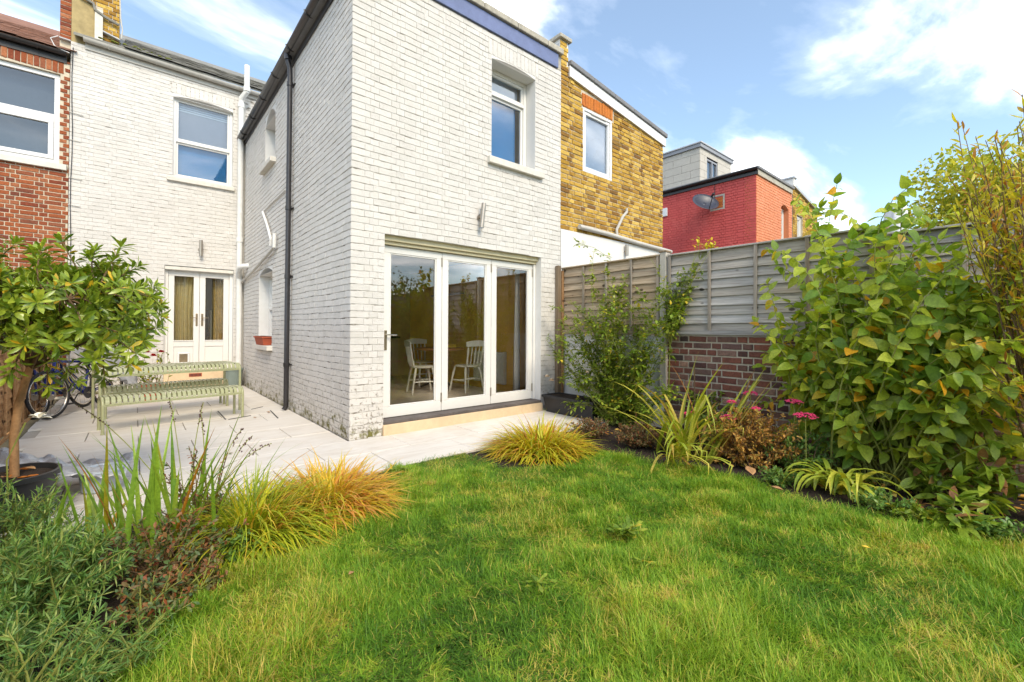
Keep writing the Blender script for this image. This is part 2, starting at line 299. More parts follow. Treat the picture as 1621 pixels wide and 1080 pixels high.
# ------------------------------------------------------------------ geometry helpers
class MB:
    def __init__(s): s.v = []; s.f = []
    def add(s, vs, fs):
        b = len(s.v); s.v += [tuple(map(float, v)) for v in vs]; s.f += [tuple(b+i for i in f) for f in fs]; return s
    def box(s, x0, x1, y0, y1, z0, z1):
        return s.add([(x0, y0, z0), (x1, y0, z0), (x1, y1, z0), (x0, y1, z0), (x0, y0, z1), (x1, y0, z1), (x1, y1, z1), (x0, y1, z1)],
                     [(0, 3, 2, 1), (4, 5, 6, 7), (0, 1, 5, 4), (1, 2, 6, 5), (2, 3, 7, 6), (3, 0, 4, 7)])
    def hexa(s, p):      # eight corners, bottom ring then top ring
        return s.add(p, [(0, 3, 2, 1), (4, 5, 6, 7), (0, 1, 5, 4), (1, 2, 6, 5), (2, 3, 7, 6), (3, 0, 4, 7)])
    def pbox(s, fr, a0, a1, n0, n1, z0, z1):
        return s.hexa([fr(a0, n0, z0), fr(a1, n0, z0), fr(a1, n1, z0), fr(a0, n1, z0), fr(a0, n0, z1), fr(a1, n0, z1), fr(a1, n1, z1), fr(a0, n1, z1)])
    def bar(s, p, q, wd, h=None, up=(0, 0, 1)):
        p, q = Vector(p), Vector(q); d = (q-p).normalized(); h = h or wd
        sd = d.cross(Vector(up)); sd = sd.normalized() if sd.length > 1e-4 else Vector((1, 0, 0)); u2 = sd.cross(d).normalized()
        c = [sd*(-wd/2)+u2*(-h/2), sd*(wd/2)+u2*(-h/2), sd*(wd/2)+u2*(h/2), sd*(-wd/2)+u2*(h/2)]
        return s.hexa([p+x for x in c]+[q+x for x in c])
    def tube(s, pts, r, seg=8, cap=True):
        pts = [Vector(p) for p in pts]; n = len(pts); rs = r if isinstance(r, (list, tuple)) else [r]*n
        vs = []; fs = []; prev = None
        for i, p in enumerate(pts):
            d = (pts[min(i+1, n-1)]-pts[max(i-1, 0)]); d = d.normalized() if d.length > 1e-9 else Vector((0, 0, 1))
            if prev is None:
                a = d.orthogonal().normalized()
            else:
                a = prev - d*prev.dot(d); a = a.normalized() if a.length > 1e-6 else d.orthogonal().normalized()
            prev = a; b = d.cross(a)
            for k in range(seg):
                t = 2*math.pi*k/seg; vs.append(p+(a*math.cos(t)+b*math.sin(t))*rs[i])
        for i in range(n-1):
            for k in range(seg):
                k2 = (k+1) % seg; fs.append((i*seg+k, i*seg+k2, (i+1)*seg+k2, (i+1)*seg+k))
        if cap: fs.append(tuple(range(seg-1, -1, -1))); fs.append(tuple((n-1)*seg+k for k in range(seg)))
        return s.add(vs, fs)
    def lathe(s, prof, c=(0, 0, 0), seg=20, axis='Z'):
        vs = []; fs = []; n = len(prof)
        for r, z in prof:
            for k in range(seg):
                t = 2*math.pi*k/seg; p = (r*math.cos(t), r*math.sin(t), z)
                if axis == 'X': p = (p[2], p[0], p[1])
                if axis == 'Y': p = (p[0], p[2], p[1])
                vs.append((c[0]+p[0], c[1]+p[1], c[2]+p[2]))
        for i in range(n-1):
            for k in range(seg):
                k2 = (k+1) % seg; fs.append((i*seg+k, i*seg+k2, (i+1)*seg+k2, (i+1)*seg+k))
        if prof[0][0] > 1e-4: fs.append(tuple(range(seg-1, -1, -1)))
        if prof[-1][0] > 1e-4: fs.append(tuple((n-1)*seg+k for k in range(seg)))
        return s.add(vs, fs)
    def prism(s, poly, z0, z1):
        n = len(poly); vs = [(x, y, z0) for x, y in poly]+[(x, y, z1) for x, y in poly]
        return s.add(vs, [tuple(range(n-1, -1, -1)), tuple(range(n, 2*n))]+[(i, (i+1) % n, n+(i+1) % n, n+i) for i in range(n)])
    def mesh(s, name='m'):
        me = bpy.data.meshes.new(name); me.from_pydata(s.v, [], s.f)
        bm = bmesh.new(); bm.from_mesh(me); bmesh.ops.recalc_face_normals(bm, faces=bm.faces); bm.to_mesh(me); bm.free(); return me
    def build(s, name, mat, parent=None, smooth=False, bevel=0, seg=2, **kw):
        o = bpy.data.objects.new(name, s.mesh(name)); COL.objects.link(o); o.data.materials.append(MATS[mat])
        if smooth:
            o.data.polygons.foreach_set('use_smooth', [True]*len(o.data.polygons)); o.data.set_sharp_from_angle(angle=math.radians(40))
        if bevel:
            b = o.modifiers.new('bevel', 'BEVEL'); b.width = bevel; b.segments = seg; b.limit_method = 'ANGLE'
        if parent: put(o, parent)
        props(o, **kw); return o
def put(o, parent):
    o.parent = parent
    o.matrix_parent_inverse = WM(parent).inverted()
def WM(o):
    m = o.matrix_basis.copy()
    if o.parent: m = WM(o.parent) @ o.matrix_parent_inverse @ m
    return m
def props(o, label=None, cat=None, group=None, kind=None):
    if label: o['label'] = label
    if cat: o['category'] = cat
    if group: o['group'] = group
    if kind: o['kind'] = kind
def thing(name, loc, label, cat, group=None):
    o = bpy.data.objects.new(name, None); COL.objects.link(o); o.location = tuple(map(float, loc)); o.empty_display_size = .1
    props(o, label, cat, group); return o
def copy_tree(o, mat, parent=None, label=None):
    "copy a thing built in its own coordinates (loc 0) with its parts"
    c = o.copy(); COL.objects.link(c)
    if parent is None: c.matrix_basis = mat
    else: c.parent = parent
    if label: c['label'] = label
    for ch in list(o.children): copy_tree(ch, mat, c)
    return c
def tag_structure(o): o['kind'] = 'structure'; return o

def bulk(name, V, faces_per, k, mat, parent=None, tint=None, kind=None, smooth=True):
    "V (N,k,3); faces_per: list of tuples of local indices"
    Nn = V.shape[0]; me = bpy.data.meshes.new(name)
    loc = np.concatenate([np.array(f) for f in faces_per]); cnt = np.array([len(f) for f in faces_per])
    L = (loc[None, :] + (np.arange(Nn)*k)[:, None]).ravel().astype(np.int32)
    tot = np.tile(cnt, Nn).astype(np.int32); st = np.concatenate([[0], np.cumsum(tot)[:-1]]).astype(np.int32)
    me.vertices.add(Nn*k); me.vertices.foreach_set('co', V.reshape(-1).astype(np.float32))
    me.loops.add(len(L)); me.loops.foreach_set('vertex_index', L)
    me.polygons.add(len(tot)); me.polygons.foreach_set('loop_start', st); me.polygons.foreach_set('loop_total', tot)
    me.update(calc_edges=True)
    me.polygons.foreach_set('use_smooth', np.full(len(tot), bool(smooth)))
    if tint is not None:
        a = me.attributes.new('tint', 'FLOAT', 'POINT'); a.data.foreach_set('value', np.repeat(tint, k).astype(np.float32))
    me.materials.append(MATS[mat]); o = bpy.data.objects.new(name, me); COL.objects.link(o)
    if parent: put(o, parent)
    if kind: o['kind'] = kind
    return o
def seen(p, r=.1):
    x, y, w = px(p)
    if w < .2: return 0
    if -10 < x < 1631 and -10 < y < 1090: return r/w
    return r/w*.01

# ------------------------------------------------------------------ walls of single bricks
class Frame:
    def __init__(s, o, a, n):
        s.o = np.array([o[0], o[1], 0.]); s.a = np.array([a[0], a[1], 0.]); s.n = np.array([n[0], n[1], 0.])
    def __call__(s, a, n, z): return tuple(s.o+s.a*a+s.n*n+np.array([0, 0, z]))
def brick_base(seed):
    r = np.random.default_rng(seed); ring = [(-.5, -.5), (-.17, -.5), (.17, -.5), (.5, -.5), (.5, .5), (.17, .5), (-.17, .5), (-.5, .5)]
    j = np.array(ring)+r.normal(0, 1, (8, 2))*np.array([.006, .022])
    V = [(x, 0, z) for x, z in j]+[(x, .55+r.uniform(-.1, .1), z) for x, z in j]
    ins = j*np.array([.962, .86])+r.normal(0, 1, (8, 2))*np.array([.005, .016]); V += [(x, 1+r.uniform(-.16, .12), z) for x, z in ins]
    F = []
    for q in (0, 8):
        for i in range(8): F.append((q+i, q+(i+1) % 8, q+8+(i+1) % 8, q+8+i))
    F += [(16, 17, 22, 23), (17, 18, 21, 22), (18, 19, 20, 21)]
    return np.array(V, float), [tuple(reversed(f)) for f in F]
def paint_base(seed):
    "brick under many coats of paint: upright joints nearly filled, a thin bed joint"
    V, F = brick_base(seed); r = np.random.default_rng(seed+90); j = V[:8, [0, 2]]
    V[16:24, 0] = j[:, 0]*.985; V[16:24, 2] = j[:, 1]*.94+r.normal(0, .012, 8); V[16:24, 1] = 1+r.uniform(-.05, .04, 8)
    return V, F
BRB = [brick_base(i) for i in range(6)]; PBB = [paint_base(i) for i in range(6)]
def brick_list(a0, a1, z0, top, openings, course=.077, L=.215, H=.1025, j=.011, seed=0, bond='flemish', jp=None):
    jp = j if jp is None else jp
    r = random.Random(seed); out = []; z = z0; k = 0
    ztop = max(top(a0), top(a1))
    while z < ztop-.02:
        zz1 = z+course-j
        iv = [(a0, a1)]
        for (oa, ob, oz0, oz1) in openings:
            if oz0 < (z+zz1)/2 < oz1:
                nv = []
                for (p, q) in iv:
                    if ob <= p or oa >= q: nv.append((p, q)); continue
                    if oa > p: nv.append((p, oa))
                    if ob < q: nv.append((ob, q))
                iv = nv
        x = a0-(.0 if k % 2 == 0 else (L*.5+H*.5+j) if bond == 'flemish' else L*.5); i = k % 2
        while x < a1:
            ln = (L if i % 2 == 0 else H) if bond == 'flemish' else L
            for (p, q) in iv:
                s, e = max(x, p), min(x+ln, q)
                if e-s > .035:
                    t = min(zz1, top((s+e)/2))
                    if t-z > .02: out.append((s, e, z, t))
            x += ln+jp; i += 1
        z += course; k += 1
    return out
def lay(fr, bricks, mat, parent, depth=.012, n0=0.0, maxind=300, seed=0, tilt=.012, name='brick', rest='brickwork'):
    BRB = PBB if 'paint' in mat else globals()['BRB']
    "bricks (a0,a1,z0,z1): the largest in the photo as objects, the rest joined"
    r = np.random.default_rng(seed+5); A = fr.a.copy(); det = np.linalg.det(np.stack([A, fr.n, (0, 0, 1)], 1)); A = A if det > 0 else -A
    cen = np.array([fr((b[0]+b[1])/2, n0, (b[2]+b[3])/2) for b in bricks]); sz = np.array([(b[1]-b[0], depth, b[3]-b[2]) for b in bricks])
    n = len(bricks); sz[:, 1] *= r.uniform(.82, 1.14, n) if 'paint' in mat else r.uniform(.6, 1.35, n); rot = r.normal(0, tilt, n); lean = r.normal(0, tilt*.6, n)
    key = np.array([seen(c, s[0]) for c, s in zip(cen, sz)]); order = np.argsort(-key); ind = set(order[:maxind].tolist())
    Z = np.array([0, 0, 1.]); allM = []
    if 'paint' in mat:
        aa = np.array([(b[0]+b[1])/2 for b in bricks]); cen[:, 2] += .0045*np.sin(aa*1.9+cen[:, 2]*2.3)+.003*np.sin(aa*5.1-cen[:, 2]*7)+r.normal(0, .0016, n)
    for i in range(n):
        c, s = math.cos(rot[i]), math.sin(rot[i]); a2 = A*c+Z*s; z2 = -A*s*.3+Z
        n2 = fr.n+a2*lean[i]
        allM.append(np.stack([a2*sz[i, 0], n2*sz[i, 1], z2*sz[i, 2]], 1))
    meshes = []
    for (V, F) in BRB:
        me = bpy.data.meshes.new(name); me.from_pydata(V.tolist(), [], F); me.materials.append(MATS[mat]); meshes.append(me)
    pinv = WM(parent).inverted()
    for i in sorted(ind):
        o = bpy.data.objects.new(name, meshes[int(r.integers(6))]); COL.objects.link(o); o.parent = parent; o.matrix_parent_inverse = pinv
        M = allM[i]; c = cen[i]
        o.matrix_basis = Matrix(((M[0, 0], M[0, 1], M[0, 2], c[0]), (M[1, 0], M[1, 1], M[1, 2], c[1]), (M[2, 0], M[2, 1], M[2, 2], c[2]), (0, 0, 0, 1)))
    rs = [i for i in range(n) if i not in ind]
    if rs:
        which = r.integers(0, 6, len(rs)); allV = np.empty((len(rs), 24, 3))
        for q, i in enumerate(rs): allV[q] = BRB[which[q]][0] @ allM[i].T + cen[i]
        bulk(rest, allV, BRB[0][1], 24, mat, parent, r.uniform(0, 1, len(rs)), 'stuff', smooth=False)
def wall_body(fr, a0, a1, z0, top, openings, thick, mat, parent, name='wall', n0=0.0):
    "solid wall with real openings; its face is n0 (joints), bricks stand proud of it"
    xs = sorted({a0, a1, *[o[0] for o in openings], *[o[1] for o in openings]}); xs = [x for x in xs if a0 <= x <= a1]
    zs = sorted({z0, *[o[2] for o in openings], *[o[3] for o in openings]}); zs = [z for z in zs if z >= z0]+[None]
    b = MB(); zt = lambda a, z: top(a) if z is None else z
    isop = lambda i, k: (i < 0 or k < 0 or i >= len(xs)-1 or k >= len(zs)-1) or any(o[0] <= (xs[i]+xs[i+1])/2 <= o[1] and o[2] <= (zs[k]+(zs[k+1] if zs[k+1] is not None else zs[k]+1e-3))/2 <= o[3] for o in openings)
    for i in range(len(xs)-1):
        for k in range(len(zs)-1):
            if isop(i, k): continue
            p, q = xs[i], xs[i+1]; zA, zB = zs[k], zs[k+1]
            c = [(p, zA), (q, zA), (q, zt(q, zB)), (p, zt(p, zB))]
            f = [fr(a, n0, z) for a, z in c]; bk = [fr(a, n0-thick, z) for a, z in c]
            fc = [(0, 1, 2, 3), (7, 6, 5, 4)]
            if isop(i, k-1): fc.append((0, 4, 5, 1))
            if isop(i+1, k): fc.append((1, 5, 6, 2))
            if isop(i, k+1): fc.append((2, 6, 7, 3))
            if isop(i-1, k): fc.append((3, 7, 4, 0))
            b.add(f+bk, fc)
    me = bpy.data.meshes.new(name); me.from_pydata(b.v, [], b.f)
    bm = bmesh.new(); bm.from_mesh(me); bmesh.ops.remove_doubles(bm, verts=bm.verts, dist=1e-5); bmesh.ops.recalc_face_normals(bm, faces=bm.faces); bm.to_mesh(me); bm.free()
    o = bpy.data.objects.new(name, me); COL.objects.link(o); me.materials.append(MATS[mat]); put(o, parent); return o
def arch_fill(fr, a0, a1, z_spring, rise, n0, n1, mat, parent, name='arch'):
    "flat-topped piece whose underside is a shallow arch"
    b = MB(); K = 10; top = z_spring+rise+.004
    P = [(a0+(a1-a0)*i/K, z_spring+rise*(1-(2*i/K-1)**2)) for i in range(K+1)]
    for i in range(K):
        (p, zp), (q, zq) = P[i], P[i+1]
        b.hexa([fr(p, n0, zp), fr(q, n0, zq), fr(q, n1, zq), fr(p, n1, zp), fr(p, n0, top), fr(q, n0, top), fr(q, n1, top), fr(p, n1, top)])
    return b.build(name, mat, parent)
def pane(fr, a0, a1, n, z0, z1, parent, mat='glass'):
    b = MB(); b.add([fr(a0, n, z0), fr(a1, n, z0), fr(a1, n, z1), fr(a0, n, z1)], [(0, 1, 2, 3)])
    return b.build('pane', mat, parent)
def ring(b, fr, a0, a1, z0, z1, t, n0, n1, tb=None):
    tb = tb or t
    b.pbox(fr, a0, a1, n0, n1, z0, z0+tb); b.pbox(fr, a0, a1, n0, n1, z1-t, z1)
    b.pbox(fr, a0, a0+t, n0, n1, z0+tb, z1-t); b.pbox(fr, a1-t, a1, n0, n1, z0+tb, z1-t); return b
def window(fr, a0, a1, z0, z1, n, parent, lights, mat='frame_white', t=.055, gl='glass', sash=True):
    "n: face of the frame (negative = recessed). lights: list of (z fractions) from bottom"
    b = MB(); ring(b, fr, a0, a1, z0, z1, t, n-.07, n); o = b.build('window', mat, parent, bevel=.004)
    zs = [z0+t]+[z0+f*(z1-z0) for f in lights]+[z1-t]
    for i in range(len(zs)-1):
        p = zs[i]+(.022 if i else 0); q = zs[i+1]-(.022 if i < len(zs)-2 else 0)
        if i: MB().pbox(fr, a0+t, a1-t, n-.06, n+.006, zs[i]-.022, zs[i]+.022).build('meeting_rail', mat, o, bevel=.004)
        s = .035 if sash else .012; bb = MB(); ring(bb, fr, a0+t+.002, a1-t-.002, p+.002, q-.002, s, n-.055-.012*(i == 0), n-.014-.012*(i == 0)); bb.build('sash', mat, o, bevel=.003)
        pane(fr, a0+t+s, a1-t-s, n-.04-.012*(i == 0), p+s, q-s, o, gl if isinstance(gl, str) else gl[i])
    return o
# ------------------------------------------------------------------ ground
def sheet(name, poly, z, mat):
    b = MB(); b.add([(x, y, z) for x, y in poly], [tuple(range(len(poly)))]); return b.build(name, mat, None, kind='structure')
sheet('ground', [(-300, -300), (300, -300), (300, 300), (-300, 300)], -.06, 'earth')
LB = [tuple(at(*p)[:2]) for p in ((622, 744), (590, 800), (520, 850), (430, 878), (340, 905), (285, 950), (240, 1010), (190, 1090))]
RB = [tuple(at(*p)[:2]) for p in ((745, 722), (800, 742), (900, 735), (960, 712), (1040, 735), (1120, 742), (1200, 765), (1290, 795), (1400, 815), (1500, 840), (1640, 868))]
LAWN = [(-.12, -1.19), *LB, (-2.05, -5.6), (-2.3, -12), (2.15, -12), (2.15, -5.4), *reversed(RB), (.75, -1.19)]
sheet('lawn', LAWN, -.012, 'thatch')
sheet('left_flower_bed', [(-2.8, -1.2), (-.14, -1.2), *LB, (-2.07, -5.6), (-2.32, -12), (-2.8, -12)], -.016, 'soil')
sheet('right_flower_bed', [(3.4, -1.2), (.77, -1.2), *RB, (2.13, -5.4), (2.13, -12), (3.4, -12)], -.016, 'soil')
patio = MB().add([(-2.84, -1.19, -.03), (3.4, -1.19, -.03), (3.4, 0.02, -.03), (.02, .02, -.03), (.02, 6.5, -.03), (-2.84, 6.5, -.03)], [(0, 1, 2, 3, 4, 5)]).build('patio', 'mortar_grey', None, kind='structure')
SL = {}
def slab(x0, x1, y0, y1):
    k = (round(x1-x0, 3), round(y1-y0, 3))
    if k not in SL:
        w_, d_ = k; c = .004; b = MB()
        b.add([(0, 0, -.025), (w_, 0, -.025), (w_, d_, -.025), (0, d_, -.025), (0, 0, -c), (w_, 0, -c), (w_, d_, -c), (0, d_, -c), (c, c, 0), (w_-c, c, 0), (w_-c, d_-c, 0), (c, d_-c, 0)],
              [(0, 1, 5, 4), (1, 2, 6, 5), (2, 3, 7, 6), (3, 0, 4, 7), (4, 5, 9, 8), (5, 6, 10, 9), (6, 7, 11, 10), (7, 4, 8, 11), (8, 9, 10, 11)])
        SL[k] = b.mesh('paving_slab'); SL[k].materials.append(MATS['porcelain_slab'])
    o = bpy.data.objects.new('paving_slab', SL[k]); COL.objects.link(o); o.parent = patio; o.location = (x0, y0, random.uniform(-.0015, .0015)); o.rotation_euler = (random.gauss(0, .0008), random.gauss(0, .0008), 0)
SW, SDp, JT = .9, .6, .007
for row in range(13):
    y0 = -1.18+row*.59 if row < 2 else (row-2)*SDp+.002; y1 = min((y0+.59 if row < 2 else y0+SDp)-JT, 6.46); xr = 3.39 if row < 2 else -.016
    x = -2.7-(row % 2)*SW/2
    while x < xr:
        a_, b_ = max(x, -2.83), min(x+SW-JT, xr)
        if b_-a_ > .06: slab(a_, b_, y0, y1)
        x += SW
# recessed drain cover frame lines in the paving
dc = thing('drain_cover', at(372, 668), 'recessed slab-filled drain cover with thin dark frame lines beside the bench', 'drain cover')
for pq in (((345, 651), (357, 664)), ((362, 664), (397, 658)), ((428, 650), (440, 662)), ((398, 648), (416, 644))):
    p, q = at(*pq[0], .003), at(*pq[1], .003); MB().bar(p, q, .014, .006).build('frame_edge', 'black_plastic', dc)

# ------------------------------------------------------------------ the white house
FV = Frame((0, 0), (1, 0), (0, -1))             # front of the extension, a = u
FS = Frame((0, 0), (0, 1), (-1, 0))             # side of the extension, a = v
VB = 6.47
FB = Frame((0, VB), (1, 0), (0, -1))            # rear wall of the main house, a = u
house = thing('white_house', (1.6, 3, 0), 'two-storey house of white painted brick with folding glass doors', 'house')
WP = 'white_paint_brick'
const = lambda z: (lambda a: z)
ZT = 5.47
# front wall
OD = (.39, 2.97, -.05, 2.395); OW = (1.975, 2.83, 3.70, 5.16)
w1 = wall_body(FV, 0.0, 3.40, -.05, const(ZT), [OD, OW], .30, 'painted_joint', house, 'front_wall')
bl = brick_list(-.007, 3.40, .0, const(ZT), j=.0085, jp=.002, openings=[OD, (OW[0]-.06, OW[1]+.06, OW[3], OW[3]+.235), OW], seed=1)
lay(FV, bl, WP, w1, .0062, seed=1, tilt=.006)
sol = [(OW[0]-.05+i*.0755, OW[0]-.05+i*.0755+.066, OW[3]+.012, OW[3]+.225) for i in range(13)]
lay(FV, sol, WP, w1, .004, seed=2, maxind=20, tilt=.004)
arch_fill(FV, OW[0], OW[1], 5.115, .04, .002, -.295, 'render_white', w1)
# side wall
OS1 = (3.60, 4.39, 4.24, 5.22); OS2 = (3.72, 4.81, .95, 2.37)
w2 = wall_body(FS, .30, VB, -.05, const(5.40), [OS1, OS2], .30, 'painted_joint', house, 'side_wall')
bl = brick_list(0.0, VB, .0, const(5.40), j=.0095, jp=.0028, openings=[OS1, (OS2[0], OS2[1], OS2[2]-.09, OS2[3])], seed=3)
lay(FS, bl, WP, w2, .0085, seed=3, tilt=.008)
arch_fill(FS, OS1[0], OS1[1], 5.02, .20, .002, -.29, 'render_white', w2); arch_fill(FS, OS2[0], OS2[1], 2.27, .10, .002, -.29, 'render_white', w2)
# rear wall of the main house
OBW = (-1.29, -.23, 4.36, 6.08); OBD = (-1.40, -.19, -.05, 2.54)
w3 = wall_body(FB, -2.79, 3.4, -.05, const(6.52), [OBW, OBD], .30, 'painted_joint', house, 'rear_wall')
bl = brick_list(-2.79, -.012, .0, const(6.50), j=.008, jp=.002, openings=[OBW, (OBW[0]-.03, OBW[1]+.03, OBW[3], OBW[3]+.22), OBD], seed=4)
bl += brick_list(.3, 3.4, 5.6, const(6.50), [], seed=14)
lay(FB, bl, WP, w3, .0055, seed=4, tilt=.006)
sol = [(OBW[0]-.02+i*.0775, OBW[0]-.02+i*.0775+.068, OBW[3]+.012, OBW[3]+.215) for i in range(14)]
lay(FB, sol, WP, w3, .005, seed=5, maxind=20, tilt=.004)
arch_fill(FB, OBW[0], OBW[1], 6.02, .06, .002, -.29, 'render_white', w3)
def reveal(fr, o, d, par, mat='render_white', bottom=False):
    b = MB(); a0, a1, z0, z1 = o; b.pbox(fr, a0-.0005, a0+.003, .0045, -d, z0, z1); b.pbox(fr, a1-.003, a1+.0005, .0045, -d, z0, z1); b.pbox(fr, a0+.0035, a1-.0035, .0045, -d, z1-.003, z1+.0005); b.build('reveal', mat, par)
reveal(FV, (OW[0], OW[1], 3.70, 5.114), .294, w1); reveal(FV, (OD[0], OD[1], -.02, OD[3]), .294, w1); reveal(FS, (OS1[0], OS1[1], OS1[2], 5.02), .28, w2); reveal(FS, (OS2[0], OS2[1], OS2[2], 2.27), .28, w2); reveal(FB, (OBW[0], OBW[1], OBW[2], 6.02), .28, w3); reveal(FB, OBD, .28, w3)
# floors, inner walls
b = MB(); b.box(.30, 3.1, .30, 6.4, 2.56, 2.76); b.build('floor_slab', 'white_plaster', house)
MB().box(3.105, 3.395, .301, 6.46, -.05, 5.45).build('party_wall', 'ochre_plaster', house)
MB().box(.302, 3.1, 4.55, 4.68, .17, 2.56).build('inner_wall', 'kitchen_wall', house)
MB().box(.302, 3.1, 4.55, 4.68, 2.765, 5.4).build('inner_wall', 'room_dark', house)
MB().box(.31, 3.1, .31, 4.54, .10, .17).build('kitchen_floor', 'kitchen_floor', house)
b = MB(); b.box(-2.75, -.01, VB+.31, 10, 2.75, 2.95); b.box(-2.9, -2.76, VB+.305, 10, -.05, 6.4); b.box(0, .12, VB+.305, 10, -.05, 6.4); b.box(-2.75, -.01, VB+.31, 9.99, .3, .4)
b.build('inner_room', 'cream_plaster', house)
FI = Frame((0, 10.0), (1, 0), (0, -1)); OI = [(-2.3, -.2, .85, 2.62), (-1.9, -.5, 3.9, 5.6)]
wall_body(FI, -2.75, -.01, -.05, const(6.4), OI, .15, 'cream_plaster', house, 'street_wall')
for o_ in OI: window(FI, o_[0]+.01, o_[1]-.01, o_[2]+.01, o_[3]-.01, -.03, house, [.5])
# roof edge of the extension: blue fascia, copings, lead, flat roof
MB().pbox(FV, -.04, 3.31, .004, .035, ZT+.004, ZT+.225).build('fascia_board', 'fascia_blue', house, bevel=.004)
MB().pbox(FV, -.03, 3.40, .003, -.30, ZT+.004, ZT+.22).build('parapet_core', 'stone_coping', house)
x = -.06
while x < 3.39:
    x2 = min(x+.62, 3.40); MB().pbox(FV, x+.004, x2-.004, .075, -.32, ZT+.232, ZT+.325).build('coping_stone', 'stone_coping', house, bevel=.012); x = x2
b = MB(); b.hexa([(-.05, .33, 5.70), (3.3, .33, 5.70), (3.3, .38, 5.70), (-.05, .38, 5.70), (-.05, .33, 6.12), (3.3, .33, 5.80), (3.3, .38, 5.80), (-.05, .38, 6.12)]); b.build('lead_upstand', 'lead', house)
MB().box(-.10, 3.39, .39, VB-.02, 5.42, 5.60).build('roof', 'roof_felt', house)
MB().pbox(FS, -.02, VB-.02, .004, .028, 5.33, 5.56).build('fascia_board', 'gutter_black', house)
# main roof: slates
def slates(u0, u1, v0, z0, pitch, w_, gauge, rows, mat, parent, jit):
    me = []
    for k in range(4):
        bb = MB(); t = .008; g = gauge*1.9
        bb.hexa([(0, 0, 0), (w_-.005, 0, 0), (w_-.005, g, -.004), (0, g, -.004), (0, 0, t), (w_-.005, 0, t), (w_-.005, g, t-.004), (0, g, t-.004)])
        m = bb.mesh('roof_slate'); m.materials.append(MATS[mat]); me.append(m)
    pinv = WM(parent).inverted(); cp, sp_ = math.cos(pitch), math.sin(pitch)
    for rw in range(rows):
        x = u0-(w_/2 if rw % 2 else 0)
        while x < u1-.02:
            s = rw*gauge; o = bpy.data.objects.new('roof_slate', random.choice(me)); COL.objects.link(o); o.parent = parent; o.matrix_parent_inverse = pinv
            o.location = (max(x, u0-.02), v0+s*cp, z0+s*sp_+.018+random.uniform(-jit, jit)*.4); o.rotation_euler = (pitch-.045+random.gauss(0, .01), random.gauss(0, .012), random.gauss(0, .012)); x += w_
PM = math.radians(29.5)
rf = MB(); rf.hexa([(-2.75, VB-.12, 6.60), (3.5, VB-.12, 6.60), (3.5, VB+3.4, 6.60+3.52*math.tan(PM)), (-2.75, VB+3.4, 6.60+3.52*math.tan(PM)), (-2.75, VB-.12, 6.64), (3.5, VB-.12, 6.64), (3.5, VB+3.4, 6.64+3.52*math.tan(PM)), (-2.75, VB+3.4, 6.64+3.52*math.tan(PM))])
roof1 = rf.build('main_roof', 'slate_grey', house)
slates(-2.05, 2.1, VB-.16, 6.63, PM, .25, .20, 12, 'slate_grey', roof1, .02)
for k in range(26):
    u_ = random.uniform(-2.45, -1.3); s_ = abs(random.gauss(0, .28)); rr = random.uniform(.012, .04)
    MB().lathe([(0.0, -.004), (rr, 0), (rr*.8, rr*.35), (rr*.3, rr*.55), (0, rr*.6)], (u_, VB-.1+s_*math.cos(PM), 6.69+s_*math.sin(PM)), 7).build('moss_tuft', 'moss', roof1, True)
MB().pbox(FB, -2.60, 3.4, .004, .03, 6.44, 6.60).build('fascia_board', 'pipe_grey', house)
def half_gutter(p, q, r, parent, mat='gutter_black', brk=0):
    p, q = Vector(p), Vector(q); d = (q-p).normalized(); sd = Vector((-d.y, d.x, 0)); K = 8; b = MB(); vs = []; 
    for e in (p, q):
        for rad in (r, r-.008):
            for i in range(K+1):
                t = math.pi*i/K; vs.append(e+sd*math.cos(t)*rad-Vector((0, 0, 1))*math.sin(t)*rad)
    n = K+1; fs = []
    for i in range(K): fs += [(i, i+1, 2*n+i+1, 2*n+i), (n+i, 3*n+i, 3*n+i+1, n+i+1), (i, n+i, n+i+1, i+1), (2*n+i, 2*n+i+1, 3*n+i+1, 3*n+i)]
    fs += [(0, 2*n, 3*n, n), (K, n+K, 3*n+K, 2*n+K)]
    b.add(vs, fs); o = b.build('gutter', mat, parent, True)
    for k in range(brk):
        c = p+(q-p)*((k+.5)/brk); bb = MB(); pts = [c+sd*math.cos(math.pi*i/8)*(r+.006)-Vector((0, 0, 1))*math.sin(math.pi*i/8)*(r+.006) for i in range(9)]
        bb.tube(pts, .010, 6); bb.build('gutter_bracket', mat, o, True)
    return o
half_gutter((-.10, -.12, 5.50), (-.10, VB-.03, 5.47), .066, house, brk=7)
half_gutter((-2.62, VB-.10, 6.60), (.9, VB-.10, 6.56), .062, house, 'pipe_grey', brk=5)
# downpipe on the side wall
v1, v2 = 2.40, 2.46
dp = MB().tube([(-.10, v1, 5.43), (-.10, v1, 5.33), (-.075, v1, 5.25), (-.07, v1, 5.16), (-.07, v2, .06), (-.10, v2, .012)], .037, 12).build('downpipe', 'gutter_black', house, True)
for z_ in (5.0, 3.1, 2.05, .7):
    f = (5.16-z_)/5.1; vv = v1+(v2-v1)*f; bb = MB().lathe([(.037, -.03), (.046, -.03), (.046, .03), (.037, .03)], (-.07, vv, z_), 12); bb.bar((-.012, vv-.075, z_), (-.012, vv+.075, z_), .02, .03, (1, 0, 0)); bb.build('pipe_clip', 'gutter_black', dp, True)
MB().lathe([(.055, 5.36), (.055, 5.46), (.05, 5.47)], (-.10, v1, 0), 12).build('outlet', 'gutter_black', dp, True)
